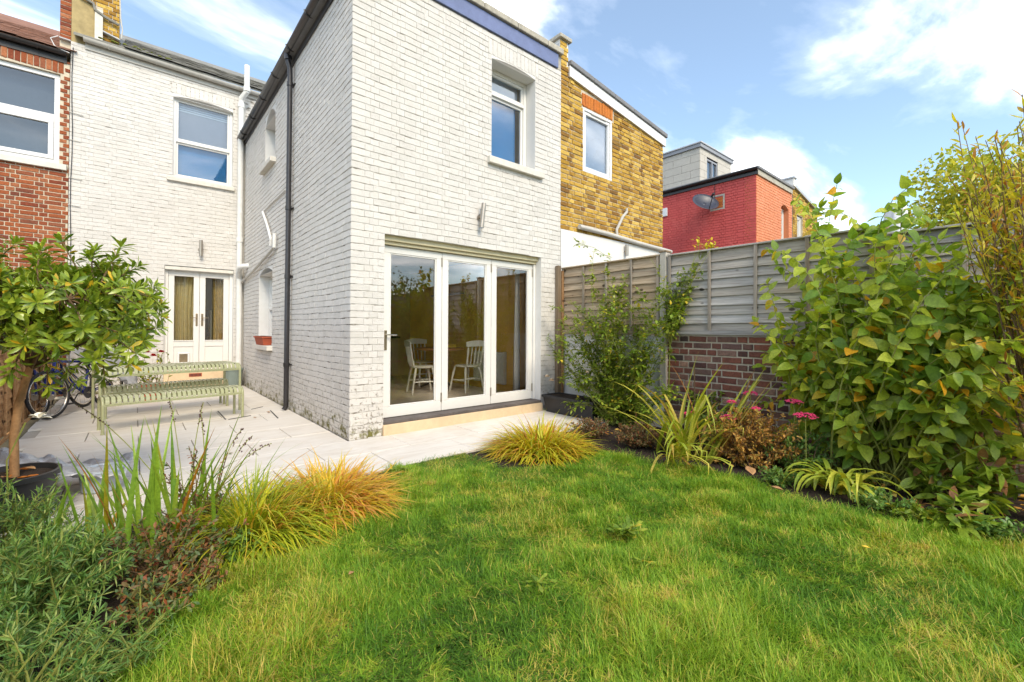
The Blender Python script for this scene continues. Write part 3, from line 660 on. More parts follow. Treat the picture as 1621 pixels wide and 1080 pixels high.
# white soil pipe in the inner corner
sp1 = MB().tube([(-.10, VB-.10, .0), (-.10, VB-.10, 6.25), (-.10, VB-.12, 6.33), (-.02, VB-.27, 6.45), (-.02, VB-.27, 6.52), (-.02, VB-.27, 7.02)], .056, 12).build('soil_pipe', 'pipe_white', house, True)
for z_ in (2.45, 3.2, 6.18, 6.5): MB().lathe([(.05, -.05), (.068, -.05), (.068, .05), (.05, .05)], (-.10 if z_ < 6.3 else -.02, VB-.10 if z_ < 6.3 else VB-.27, z_), 12).build('pipe_collar', 'pipe_white', sp1, True)
MB().tube([(-.10, VB-.10, 2.36), (-.13, VB-.22, 2.46), (-.13, VB-.36, 2.56), (-.09, VB-.50, 2.58), (.02, VB-.56, 2.59)], .055, 10).build('pipe_branch', 'pipe_white', sp1, True)
MB().tube([(-.03, VB-.05, .0), (-.03, VB-.05, 6.3)], .022, 8).build('waste_pipe', 'pipe_grey', house, True)
def wpts(ps, u=-.05): return [tuple(on(0, u, *p)) for p in ps]
MB().tube(wpts([(379, 450), (398, 432), (425, 402), (434, 391)], -.06), .026, 10).build('waste_pipe', 'pipe_grey', house, True)
MB().tube(wpts([(434, 392), (434.5, 382), (434.5, 370)], -.06), .030, 10).build('waste_pipe', 'pipe_white', house, True)
MB().tube(wpts([(428, 389), (429, 379), (423, 357), (416, 336)], -.06), .022, 10).build('waste_pipe', 'pipe_white', house, True)
MB().tube(wpts([(416, 337), (430, 322), (444, 309), (452, 301)], -.03), .011, 8).build('cable_conduit', 'pipe_grey', house, True)
MB().tube(wpts([(455, 553), (452, 556), (450, 563)], -.06), .012, 8).build('outside_tap', 'brass_old', house, True)
pp = [tuple(FB(-2.76+.01*math.sin(z_*3), .02, z_)) for z_ in np.linspace(0, 6.4, 14)]
MB().tube(pp, .006, 5).build('cable', 'black_plastic', house)
for z_ in (5.2, 4.7, 4.0, 3.5): MB().bar(FB(-2.80, .02, z_), FB(-2.62+random.uniform(-.05, .03), .022, z_-.01), .006, .012).build('cable_tie', 'pipe_grey', house)
# windows
wn = window(FV, OW[0]+.005, OW[1]-.005, OW[2]+.005, 5.11, -.20, house, [.74], gl='glass_sky')
MB().pbox(FV, OW[0]+.1, OW[1]-.14, -.315, -.32, 3.72, 4.83).build('backing', 'sky_reflect_blue', wn); MB().pbox(FV, OW[0]+.09, OW[1]-.09, -.33, -.335, 4.86, 5.12).build('backing', 'blind_white', wn)  # blue sheet behind the glass stands for reflected sky
MB().pbox(FV, 1.905, 2.975, .07, -.19, 3.60, 3.695).build('window_sill', 'sill_stone', house, bevel=.008)
wn = window(FB, OBW[0]+.005, OBW[1]-.005, OBW[2]+.005, 6.06, -.07, house, [.46], gl=['glass_sky', 'glass_sky'])
MB().pbox(FB, OBW[0]+.08, OBW[1]-.08, -.20, -.205, 5.15, 6.0).build('backing', 'reflect_grey', wn)  # grey sheet painted as the upper sash's reflection
MB().pbox(FB, OBW[0]+.08, OBW[1]-.08, -.22, -.225, 4.45, 5.12).build('backing', 'sky_reflect_blue', wn)  # reflected sky of the lower sash as a blue sheet
for k in range(4): MB().pbox(FB, OBW[0]+.085, OBW[1]-.085, -.19, -.196, 5.82+k*.045, 5.85+k*.045).build('blind_slat', 'blind_white', wn)
MB().pbox(FB, OBW[0]-.09, OBW[1]+.03, .06, -.06, 4.27, 4.355).build('window_sill', 'sill_stone', house, bevel=.008)
window(FS, OS1[0]+.005, OS1[1]-.005, OS1[2]+.005, 5.10, -.16, house, [.5])
MB().pbox(FS, OS1[0]-.06, OS1[1]+.08, .10, -.15, 4.15, 4.235).build('window_sill', 'sill_stone', house, bevel=.01)
window(FS, OS2[0]+.005, OS2[1]-.005, OS2[2]+.005, 2.30, -.17, house, [.5])
MB().pbox(FS, OS2[0]-.06, OS2[1]+.08, .10, -.16, .86, .945).build('window_sill', 'sill_stone', house, bevel=.01)
# folding doors
MB().pbox(FV, .385, 2.99, .035, -.31, -.02, .125).build('door_step', 'door_step', house, bevel=.008)
MB().pbox(FV, .392, 2.968, .022, -.25, .128, .165).build('threshold', 'threshold', house, bevel=.006)
MB().pbox(FV, .393, 2.967, -.06, -.29, 2.325, 2.392).build('door_head', 'head_cream', house, bevel=.004)
MB().pbox(FV, .394, 2.966, -.10, -.26, 2.285, 2.322).build('door_head_trim', 'head_cream', house, bevel=.004)
dfr = MB(); dfr.pbox(FV, .394, .45, -.12, -.25, .167, 2.283); dfr.pbox(FV, 2.93, 2.966, -.12, -.25, .167, 2.283); dfr.build('door_frame', 'frame_white', house, bevel=.004)
for i, (p, q) in enumerate(((.453, 1.275), (1.281, 2.108), (2.114, 2.927))):
    bb = MB(); ring(bb, FV, p, q, .172, 2.278, .085, -.205, -.15, .13); lf = bb.build('folding_door', 'frame_white', house, bevel=.005)
    bb = MB(); ring(bb, FV, p+.087, q-.087, .304, 2.191, .014, -.19, -.158); bb.build('glazing_bead', 'frame_white', lf, bevel=.003)
    pane(FV, p+.09, q-.09, -.175, .31, 2.185, lf, 'glass_door')
    if i == 0:
        MB().pbox(FV, p+.012, p+.045, -.138, -.15, 1.0, 1.24).build('handle_plate', 'brass_old', lf, bevel=.003)
        MB().tube([FV(p+.028, -.145, 1.185), FV(p+.028, -.10, 1.185), FV(p+.05, -.092, 1.185), FV(p+.155, -.092, 1.18)], .009, 8).build('handle', 'chrome', lf, True)
    for z_ in (.35, 2.15): MB().tube([FV(q-.002, -.147, z_-.06), FV(q-.002, -.147, z_+.06)], .011, 8).build('hinge', 'steel_brushed', lf, True)
# french doors
MB().pbox(FB, -1.395, -.195, .10, -.29, -.02, .36).build('door_step', 'door_step', house, bevel=.008)
ab = MB().pbox(FB, -.98, -.76, .108, .10, .24, .31).build('air_brick', 'terracotta', house)
for k in range(9): MB().pbox(FB, -.97+k*.0225, -.957+k*.0225, .112, .1085, .25, .30).build('slot', 'black_plastic', ab)
bb = MB(); bb.pbox(FB, -1.395, -1.33, -.08, -.2, .363, 2.53); bb.pbox(FB, -.26, -.195, -.08, -.2, .363, 2.53); bb.pbox(FB, -1.33, -.26, -.08, -.2, 2.44, 2.53); bb.build('door_frame', 'frame_white', house, bevel=.004)
MB().pbox(FB, -1.39, -.2, .005, -.078, 2.455, 2.52).build('door_head_trim', 'sill_stone', house)
for i, (p, q) in enumerate(((-1.327, -.798), (-.792, -.263))):
    bb = MB(); ring(bb, FB, p, q, .366, 2.437, .10, -.165, -.11, .16); bb.pbox(FB, p+.10, q-.10, -.16, -.114, .86, .98); lf = bb.build('french_door', 'frame_white', house, bevel=.005)
    MB().pbox(FB, p+.102, q-.102, -.15, -.128, .528, .858).build('door_panel', 'frame_white', lf)
    MB().pbox(FB, p+.09, q-.09, -.1, -.113, .975, .995).build('drip_bar', 'frame_white', lf, bevel=.003)
    pane(FB, p+.10, q-.10, -.14, .98, 2.337, lf, 'glass_door')
    hx = q-.045 if i == 0 else p+.045
    MB().pbox(FB, hx-.018, hx+.018, -.098, -.11, 1.30, 1.56).build('handle_plate', 'brass_old', lf, bevel=.003)
    sg = -1 if i == 0 else 1
    MB().tube([FB(hx, -.10, 1.47), FB(hx, -.06, 1.47), FB(hx+sg*.02, -.052, 1.47), FB(hx+sg*.12, -.052, 1.468)], .008, 8).build('handle', 'brass_old', lf, True)
    if i == 0:
        bb = MB(); ring(bb, FB, p+.16, p+.37, .50, .74, .035, -.109, -.09); cf = bb.build('cat_flap', 'pvc_white', lf, bevel=.008)
        MB().pbox(FB, p+.196, p+.334, -.100, -.105, .536, .704).build('flap', 'brass_old', cf)
# curtain and furniture glimpsed in that room; further curtains and blind are added
def curtain(name, p, q, z0, z1, amp, waves, mat, parent=None, **kw):
    p, q = Vector((*p, 0)), Vector((*q, 0)); d = q-p; nrm = Vector((-d.y, d.x, 0)).normalized(); n = waves*8; b = MB(); rows = 7
    for r_ in range(rows+1):
        t = r_/rows; z_ = z1+(z0-z1)*t
        for i in range(n+1):
            s = i/n; ph = s*waves*2*math.pi; b.v.append(tuple(p+d*(s*(1-.10*math.sin(t*3)))+nrm*(amp*math.sin(ph+.5*math.sin(t*2.5))*(.6+.4*t)+.02*math.sin(7*s+t*2))+Vector((0, 0, z_))))
    for r_ in range(rows):
        for i in range(n): k = r_*(n+1)+i; b.f.append((k, k+1, k+n+2, k+n+1))
    o = b.build(name, mat, parent, True, **kw); s = o.modifiers.new('solid', 'SOLIDIFY'); s.thickness = .004; return o
curtain('curtain', (-.30, VB+.36), (-.52, VB+.44), .42, 2.5, .03, 4, 'curtain_pattern', label='ochre patterned curtain hanging inside the right french door', cat='curtain')

for k, (a_, b_) in enumerate(((-2.4, -1.9), (-.75, -.2))): curtain('curtain', (a_, 9.85), (b_, 9.85), .45, 2.7, .04, 4, 'curtain_pattern', label=['added yellow curtain at the left of the front room window', 'added yellow curtain at the right of the front room window'][k], cat='curtain', group='added front room curtains')  # curtains added to yellow the bright window behind the doors

MB().box(-2.28, -.22, 9.80, 9.805, 1.75, 2.6).build('added_blind', 'head_cream', None, label='added cream blind half lowered in the front room window', cat='backing')  # added to tone down the overly bright window

curtain('added_voile', (-1.24, VB+.36), (-.74, VB+.40), .42, 2.5, .022, 7, 'voile_yellow', label='added pale yellow voile curtain inside the left french door', cat='curtain')  # added behind the glass to brighten the dark door with yellow
# ------------------------------------------------------------------ red brick neighbour (left)
FL = Frame((0, VB+.02), (1, 0), (0, -1))
nb = thing('red_brick_house', (-4.5, VB+2, 0), 'red brick terraced house with white framed window at the left edge', 'house')
ONW = (-4.55, -2.92, 4.22, 5.86)
wl = wall_body(FL, -6.5, -2.80, -.05, const(6.12), [ONW], .3, 'mortar_pale', nb, 'wall')
bl = brick_list(-6.5, -2.795, 0, const(6.12), j=.014, openings=[ONW, (ONW[0]-.1, ONW[1]+.06, ONW[3], ONW[3]+.235)], seed=21)
lay(FL, [b_ for b_ in bl if b_[1] > -5.2], 'red_stock', wl, .010, seed=21)
sol = [(ONW[0]-.08+i*.0765, ONW[0]-.08+i*.0765+.067, ONW[3]+.012+.03*math.sin(i/23*3.1), ONW[3]+.225+.03*math.sin(i/23*3.1)) for i in range(23)]
lay(FL, sol, 'red_stock', wl, .010, seed=22, maxind=30)
wn = MB(); ring(wn, FL, ONW[0]+.003, ONW[1]-.003, ONW[2]+.003, ONW[3]-.003, .075, -.13, -.05); wn.pbox(FL, ONW[0]+.078, ONW[1]-.078, -.12, -.045, 5.02, 5.12); wn = wn.build('window', 'pvc_white', nb, bevel=.006)
bb = MB(); ring(bb, FL, ONW[0]+.08, ONW[1]-.08, ONW[2]+.08, 5.018, .07, -.11, -.035); bb.build('sash', 'pvc_white', wn, bevel=.006)
pane(FL, ONW[0]+.15, ONW[1]-.15, -.08, ONW[2]+.15, 4.95, wn, 'glass_sky'); pane(FL, ONW[0]+.078, ONW[1]-.078, -.09, 5.12, ONW[3]-.078, wn, 'glass_sky')
MB().pbox(FL, ONW[0], ONW[1], -.33, -.34, 4.2, 5.9).build('backing', 'blind_white', wn)
MB().pbox(FL, ONW[0]-.05, ONW[1]+.10, .07, -.05, 4.11, 4.215).build('window_sill', 'sill_stone', nb, bevel=.008)
MB().pbox(FL, -6.5, -2.84, .004, .025, 6.08, 6.22).build('fascia_board', 'black_plastic', nb)
half_gutter((-6.5, VB-.07, 6.24), (-2.84, VB-.07, 6.24), .06, nb, brk=5)
b = MB(); b.hexa([(-6.5, VB-.10, 6.22), (-2.82, VB-.10, 6.22), (-2.82, VB+3, 8.0), (-6.5, VB+3, 8.0), (-6.5, VB-.10, 6.26), (-2.82, VB-.10, 6.26), (-2.82, VB+3, 8.04), (-6.5, VB+3, 8.04)])
rf2 = b.build('roof', 'clay_tile', nb)
slates(-4.6, -2.84, VB-.15, 6.25, math.atan2(1.78, 3.1), .165, .11, 18, 'clay_tile', rf2, .012)
MB().box(-6.4, -2.85, VB+.33, VB+3, -.05, 6.2).build('inner_room', 'room_dark', nb)
# chimney stack on the party wall
ch = thing('chimney_stack', (-2.5, VB+.4, 6.4), 'brick chimney stack with stained render patch between two roofs', 'chimney')
VC = VB+.06; xu = lambda x, y: float(on(1, VC, x, y)[0]); zv = lambda x, y: float(on(1, VC, x, y)[2])
U0, U1, U2, U3, U4 = xu(95, 40), xu(113, 40), xu(150, 40), xu(163, 40), xu(189, 40); FC1 = Frame((0, VC), (1, 0), (0, -1))
core = MB().box(U0, U1-.002, VC, VC+.6, 6.3, 8.6).build('stack', 'mortar_pale', ch); core2 = MB().box(U1, U4, VC+.02, VC+.6, 6.35, 8.6).build('stack', 'mortar_pale', ch)
lay(FC1, brick_list(U0, U1, zv(104, 60)-.02, const(8.6), [], seed=31), 'red_stock', core, .010, seed=31, maxind=90)
FC2 = Frame((0, VC+.02), (1, 0), (0, -1)); dz = lambda x, y: float(on(1, VC+.02, x, y)[2])
lay(FC2, brick_list(U1, U4, 6.6, const(8.6), [(U1-.1, U3, 6.0, dz(155, 8))], seed=32), 'yellow_stock', core2, .012, seed=32, maxind=200)
b = MB(); b.pbox(FC2, U1+.002, U2, .0, .03, 6.45, dz(140, 5)); b.build('render_patch', 'stained_render', ch); b = MB(); b.pbox(FC2, U2+.002, U3, .0, .07, 6.5, dz(156, 18)); b.build('render_rib', 'sill_stone', ch)
MB().tube([tuple(on(1, VC-.05, *p)) for p in ((125, -8), (148, 6), (151, 16), (166, 27), (188, 40))], .028, 6).build('drip_course', 'slate_grey', ch)
MB().bar(on(1, VC-.03, 163, 51), on(1, VC-.03, 190, 65), .02, .10, (0, 1, 0)).build('lead_flashing', 'lead', ch); MB().bar(on(1, VC-.03, 94, 60), on(1, VC-.03, 112, 66), .02, .09, (0, 1, 0)).build('lead_flashing', 'lead', ch)
MB().tube([tuple(on(1, VC-.03, *p)) for p in ((190, -6), (191, 30), (194, 48), (192, 62))], .012, 6).build('cable', 'pipe_grey', ch)
MB().tube([tuple(on(1, VB-.12, *p)) for p in ((92, 57), (80, 60), (86, 72), (98, 79), (110, 84))], .008, 6).build('aerial_cable', 'pvc_white', ch)

# ------------------------------------------------------------------ yellow brick neighbour (right)
FY = Frame((0, .025), (1, 0), (0, -1))
yl = thing('yellow_brick_house', (5, 3, 0), 'yellow stock brick house with sloping roof edge and white lower wall', 'house')
YT = lambda a: 5.60-(a-3.42)*.125
OYW = (3.97, 4.79, 3.98, 5.09)
wy = wall_body(FY, 3.412, 6.50, -.05, YT, [OYW], .3, 'mortar_pale', yl, 'wall')
bl = brick_list(3.415, 6.505, 2.91, YT, j=.014, openings=[OYW, (OYW[0]-.03, OYW[1]+.05, OYW[3], OYW[3]+.24)], seed=41)
lay(FY, bl, 'yellow_stock', wy, .012, seed=41, tilt=.014)
sol = [(OYW[0]-.02+i*.0775, OYW[0]-.02+i*.0775+.068, OYW[3]+.012, OYW[3]+.232) for i in range(11)]
lay(FY, sol, 'orange_soldier', wy, .013, seed=42, maxind=20)
MB().pbox(FY, 3.414, 6.51, .004, .03, -.02, 2.90).build('rendered_wall', 'render_white', yl, bevel=.006)
b = MB(); b.hexa([FY(3.60, .004, YT(3.6)-.12), FY(6.56, .004, YT(6.56)-.12), FY(6.56, .045, YT(6.56)-.12), FY(3.60, .045, YT(3.6)-.12), FY(3.60, .004, YT(3.6)+.06), FY(6.56, .004, YT(6.56)+.06), FY(6.56, .045, YT(6.56)+.06), FY(3.60, .045, YT(3.6)+.06)]); b.build('fascia_board', 'pvc_white', yl)
for k in range(5):
    a0_, a1_ = 3.60+k*.6, 3.60+(k+1)*.6-.006
    b = MB(); b.hexa([FY(a0_, -.30, YT(a0_)+.065), FY(a1_, -.30, YT(a1_)+.065), FY(a1_, .075, YT(a1_)+.065), FY(a0_, .075, YT(a0_)+.065), FY(a0_, -.30, YT(a0_)+.15), FY(a1_, -.30, YT(a1_)+.15), FY(a1_, .075, YT(a1_)+.15), FY(a0_, .075, YT(a0_)+.15)]); b.build('roof_trim', 'roof_felt', yl, bevel=.015)
b = MB(); b.hexa([(3.64, .33, YT(3.64)), (6.55, .33, YT(6.55)), (6.55, 6.4, YT(6.55)), (3.64, 6.4, YT(3.64)), (3.64, .33, YT(3.64)+.1), (6.55, .33, YT(6.55)+.1), (6.55, 6.4, YT(6.55)+.1), (3.64, 6.4, YT(3.64)+.1)]); b.build('roof', 'roof_felt', yl)
MB().box(6.2, 6.495, .33, 6.4, -.05, YT(6.5)-.005).build('side_wall', 'mortar_pale', yl)
MB().box(3.42, 6.19, 6.0, 6.3, -.05, 5.1).build('inner_wall', 'room_dark', yl)
wn = MB(); ring(wn, FY, OYW[0]+.003, OYW[1]-.003, OYW[2]+.003, OYW[3]-.003, .045, -.10, .004); wn = wn.build('window', 'pvc_white', yl, bevel=.005)
bb = MB(); ring(bb, FY, OYW[0]+.05, OYW[1]-.05, OYW[2]+.05, OYW[3]-.05, .055, -.08, -.012); bb.build('sash', 'pvc_white', wn, bevel=.008)
pane(FY, OYW[0]+.105, OYW[1]-.105, -.05, OYW[2]+.105, OYW[3]-.105, wn, 'glass_sky'); MB().pbox(FY, OYW[0]+.105, OYW[1]-.105, -.07, -.075, OYW[2]+.105, OYW[3]-.105).build('frosted_pane', 'frosted', wn)
MB().pbox(FY, 4.2, 4.62, -.008, .008, 5.03, 5.05).build('vent', 'pipe_grey', wn)
def ypts(ps, n=.07): return [tuple(on(1, .025-n, *p)) for p in ps]
MB().tube(ypts([(917, 359), (960, 370), (1010, 385), (1062, 399)]), .040, 10).build('waste_pipe', 'pipe_grey', yl, True)
MB().tube(ypts([(977, 373), (976, 364), (986, 343), (992, 336), (992, 330)]), .026, 8).build('waste_pipe', 'pipe_grey', yl, True)
MB().tube([(6.05, .9, 5.3), (6.05, .9, 5.95)], .055, 10).build('flue_pipe', 'lead', yl, True)
MB().lathe([(.055, 5.95), (.075, 5.955), (.075, 5.98), (.05, 5.985), (.05, 6.06), (.08, 6.065), (.08, 6.10), (0, 6.13)], (6.05, .9, 0), 12).build('flue_cap', 'lead', yl, True)
# parapet pier between the two houses
pr = thing('parapet_pier', (3.5, .5, 5.4), 'stubby capped parapet pier between the white and yellow houses', 'pier')
FP = Frame((0, .025), (1, 0), (0, -1)); pc = MB().box(3.405, 3.595, .026, 1.05, 5.55, 6.02).build('pier', 'render_white', pr)
lay(FP, brick_list(3.405, 3.595, 5.55, const(6.02), [], seed=51), 'yellow_stock', pc, .01, seed=51)
MB().box(3.36, 3.645, -.03, 1.1, 6.02, 6.085).build('coping', 'stone_coping', pr, bevel=.012); MB().box(3.395, 3.404, .03, 1.0, 5.80, 5.95).build('lead_flashing', 'lead', pr); MB().box(3.597, 3.612, .03, 1.0, 5.55, 6.0).build('lead_flashing', 'lead', pr)

# ------------------------------------------------------------------ red painted house further along
UR = 11.28
rd = thing('red_painted_house', (12.7, 3, 0), 'house with red painted side wall and front in a sunlit orange tone beyond the fence', 'house')
FR1 = Frame((UR, 0), (0, 1), (-1, 0)); FR2 = Frame((0, 0), (1, 0), (0, -1))
OR = (13.17, 13.78, 3.2, 5.15)
wr1 = wall_body(FR1, .3, 6.4, -.05, const(5.62), [], .3, 'mortar_red', rd, 'side_wall')
lay(FR1, brick_list(0.0, 6.4, 2.3, const(5.60), [(.86, 1.29, 4.82, 5.27)], seed=61), 'red_paint_brick', wr1, .012, seed=61, tilt=.012)
wr2 = wall_body(FR2, UR, 14.07, -.05, const(5.62), [OR], .3, 'mortar_sunlit', rd, 'front_wall')
lay(FR2, brick_list(UR, 14.07, 2.3, const(5.60), [OR], seed=62), 'sunlit_paint_brick', wr2, .012, seed=62, maxind=200)
arch_fill(FR2, OR[0], OR[1], 5.05, .095, .002, -.29, 'mortar_sunlit', wr2)
window(FR2, OR[0]+.01, OR[1]-.01, OR[2]+.01, 5.08, -.13, rd, [.45], t=.06)
bp = MB(); ring(bp, FR1, .86, 1.29, 4.82, 5.27, .05, .004, .012); bp = bp.build('brick_patch', 'stone_coping', rd)
lay(FR1, brick_list(.92, 1.23, 4.89, const(5.21), [], seed=63), 'orange_soldier', bp, .008, seed=63)
MB().pbox(FR1, 2.68, 2.98, .012, .06, 4.95, 5.22).build('vent_cover', 'pvc_white', rd, bevel=.01)
MB().pbox(FR1, -.05, 6.4, .004, .06, 5.6, 5.72).build('fascia_board', 'gutter_black', rd); MB().pbox(FR2, UR-.05, 14.02, .004, .05, 5.6, 5.74).build('fascia_board', 'stone_coping', rd)
half_gutter((UR-.12, -.1, 5.76), (UR-.12, 6.4, 5.72), .06, rd); MB().box(UR-.05, 14.1, -.09, 6.4, 5.745, 5.83).build('roof', 'roof_felt', rd, bevel=.02)
MB().tube([(UR-.08, 3.55, 5.7), (UR-.08, 3.55, 0)], .042, 10).build('downpipe', 'gutter_black', rd, True); MB().tube([(UR-.08, 3.55, 5.12), (UR-.08, 3.55, 5.24)], .05, 10).build('pipe_collar', 'lead', rd, True)
MB().box(13.95, 14.15, -.10, 1.2, 5.84, 6.08).build('parapet', 'render_white', rd, bevel=.01); MB().box(13.92, 14.18, -.13, 1.25, 6.082, 6.13).build('coping', 'lead', rd)
MB().box(UR+.3, 14, 6.0, 6.3, 0, 5.6).build('inner_wall', 'room_dark', rd)
# grey dormer above it
dm = thing('roof_dormer', (12.6, 3, 5.8), 'box dormer clad in pale grey panels above the red house', 'dormer')
DU0, DU1, DV0, DV1, DZ0, DZ1 = 11.55, 13.75, 1.75, 5.2, 5.835, 6.98
OD2 = (12.0, 12.75, 5.95, 6.75); FD1 = Frame((DU0, 0), (0, 1), (-1, 0)); FD2 = Frame((0, DV0), (1, 0), (0, -1))
MB().box(DU0+.02, DU1-.02, DV0+.12, DV1, DZ0, DZ1-.01).build('carcass', 'panel_grey', dm)
def panels(fr, a0, a1, op=None):
    z = DZ0; k = 0
    while z < DZ1-.02:
        z1 = min(z+.24, DZ1); a = a0-(.3 if k % 2 else 0)
        while a < a1:
            p, q = max(a, a0), min(a+.6, a1)
            segs = [(p, q)]
            if op and op[2] < (z+z1)/2 < op[3]:
                segs = [(p, min(q, op[0])), (max(p, op[1]), q)]
            for s, e in segs:
                if e-s > .02: MB().pbox(fr, s+.004, e-.004, -.018, .006, z+.004, z1-.004).build('cladding_panel', 'cladding', dm)
            a += .6
        z += .24; k += 1
panels(FD1, DV0, DV1); panels(FD2, DU0, DU1, OD2)
wn = MB(); ring(wn, FD2, OD2[0], OD2[1], OD2[2], OD2[3], .05, -.08, -.01); wn.pbox(FD2, 12.36, 12.41, -.07, -.005, 6.0, 6.7); wn = wn.build('window', 'panel_grey', dm); pane(FD2, 12.05, 12.36, -.05, 6.0, 6.7, wn, 'glass_sky'); pane(FD2, 12.41, 12.70, -.05, 6.0, 6.7, wn, 'glass_sky')
MB().box(DU0-.06, DU1+.06, DV0-.06, DV1, DZ1, DZ1+.11).build('roof_edge', 'panel_grey', dm, bevel=.01); MB().box(DU0-.09, DU1+.09, DV0-.09, DV1, DZ1+.112, DZ1+.16).build('roof_cap', 'lead', dm, bevel=.01)
# satellite dish
dsc = on(0, UR-.42, 1116, 321); ds = thing('satellite_dish', (UR, dsc[1], dsc[2]), 'dark grey satellite dish fixed to the red painted wall', 'satellite dish')
b = MB(); K = 28; dirn = Vector((-.45, -.70, .55)).normalized(); e1 = dirn.orthogonal().normalized(); e1 = Vector((0, 0, 1)).cross(dirn).normalized(); e2 = dirn.cross(e1); vs = []; fs = []
for r_ in range(6):
    for k in range(K):
        t = 2*math.pi*k/K; f = r_/5; vs.append(Vector(dsc)+(e1*math.cos(t)*.40+e2*math.sin(t)*.33)*f+dirn*(.09*f*f-.05))
for r_ in range(5):
    for k in range(K): fs.append((r_*K+k, r_*K+(k+1) % K, (r_+1)*K+(k+1) % K, (r_+1)*K+k))
o = b.add(vs, fs).build('reflector', 'dish_grey', ds, True); so_ = o.modifiers.new('solid', 'SOLIDIFY'); so_.thickness = .01
tip = Vector(dsc)+dirn*.42-e2*.12; MB().tube([Vector(dsc)-e2*.33+dirn*.02, tip], .012, 6).build('feed_arm', 'black_plastic', ds); MB().tube([tip+dirn*.02, tip-dirn*.10], .03, 8).build('receiver', 'black_plastic', ds, True)
MB().tube([Vector(dsc)-dirn*.05, Vector(dsc)-dirn*.16, (UR, dsc[1]-.05, dsc[2]-.05)], .02, 8).build('bracket', 'black_plastic', ds)
MB().tube([(UR-.02, dsc[1]-.1, dsc[2]+.1), (UR-.02, dsc[1]-.1, 5.6)], .008, 5).build('cable', 'black_plastic', ds)
# far yellow house
fy = thing('far_brick_house', (15.4, 3, 0), 'far yellow brick house with sloping roof right of the orange wall', 'house')
FT = lambda a: 5.86-(a-14.1)*.16; OF = (14.55, 15.1, 3.3, 5.05)
wf = wall_body(FR2, 14.16, 16.6, -.05, FT, [OF], .3, 'mortar_pale', fy, 'wall'); lay(FR2, brick_list(14.16, 16.6, 2.6, FT, [OF], seed=71), 'yellow_stock', wf, .012, seed=71, maxind=120)
window(FR2, OF[0]+.01, OF[1]-.01, OF[2]+.01, OF[3]-.01, -.05, fy, [.5], t=.06)
b = MB(); b.hexa([(14.2, -.08, FT(14.2)+.005), (16.7, -.08, FT(16.7)+.005), (16.7, 6, FT(16.7)+.005), (14.2, 6, FT(14.2)+.005), (14.2, -.08, FT(14.2)+.1), (16.7, -.08, FT(16.7)+.1), (16.7, 6, FT(16.7)+.1), (14.2, 6, FT(14.2)+.1)]); b.build('roof', 'lead', fy)
MB().box(16.3, 16.59, .3, 6, 0, 5.3).build('side_wall', 'mortar_pale', fy); MB().box(14.16, 16.2, 5.6, 5.9, 0, 5.3).build('inner_wall', 'room_dark', fy)

# ------------------------------------------------------------------ houses and planting behind the viewpoint (they show in the glass)
for i, (u0, lab) in enumerate(((-7.2, 'plain yellow brick terrace house opposite, left of the pair'), (-.9, 'plain yellow brick terrace house opposite, right of the pair'))):
    t = thing('opposite_house', (u0+3, -24, 0), lab, 'house', 'terrace behind the viewpoint'); FO = Frame((0, -22), (1, 0), (0, 1)); ops = []
    for z_ in (.9, 3.7):
        for a_ in (u0+.8, u0+3.6): ops.append((a_, a_+1.1, z_, z_+1.6))
    wall_body(FO, u0, u0+6.2, -.05, const(6.2), ops, .3, 'yellow_stock', t, 'wall')
    for o_ in ops:
        window(FO, o_[0]+.01, o_[1]-.01, o_[2]+.01, o_[3]-.01, -.08, t, [.5], t=.07); MB().pbox(FO, o_[0]-.08, o_[1]+.08, .06, -.07, o_[2]-.1, o_[2]).build('window_sill', 'sill_stone', t)
    b = MB(); b.hexa([(u0, -21.8, 6.2), (u0+6.2, -21.8, 6.2), (u0+6.2, -26, 9), (u0, -26, 9), (u0, -21.8, 6.3), (u0+6.2, -21.8, 6.3), (u0+6.2, -26, 9.1), (u0, -26, 9.1)]); b.build('roof', 'slate_grey', t)
    MB().box(u0+.02, u0+6.18, -27, -22.4, 0, 6.1).build('carcass', 'room_dark', t)
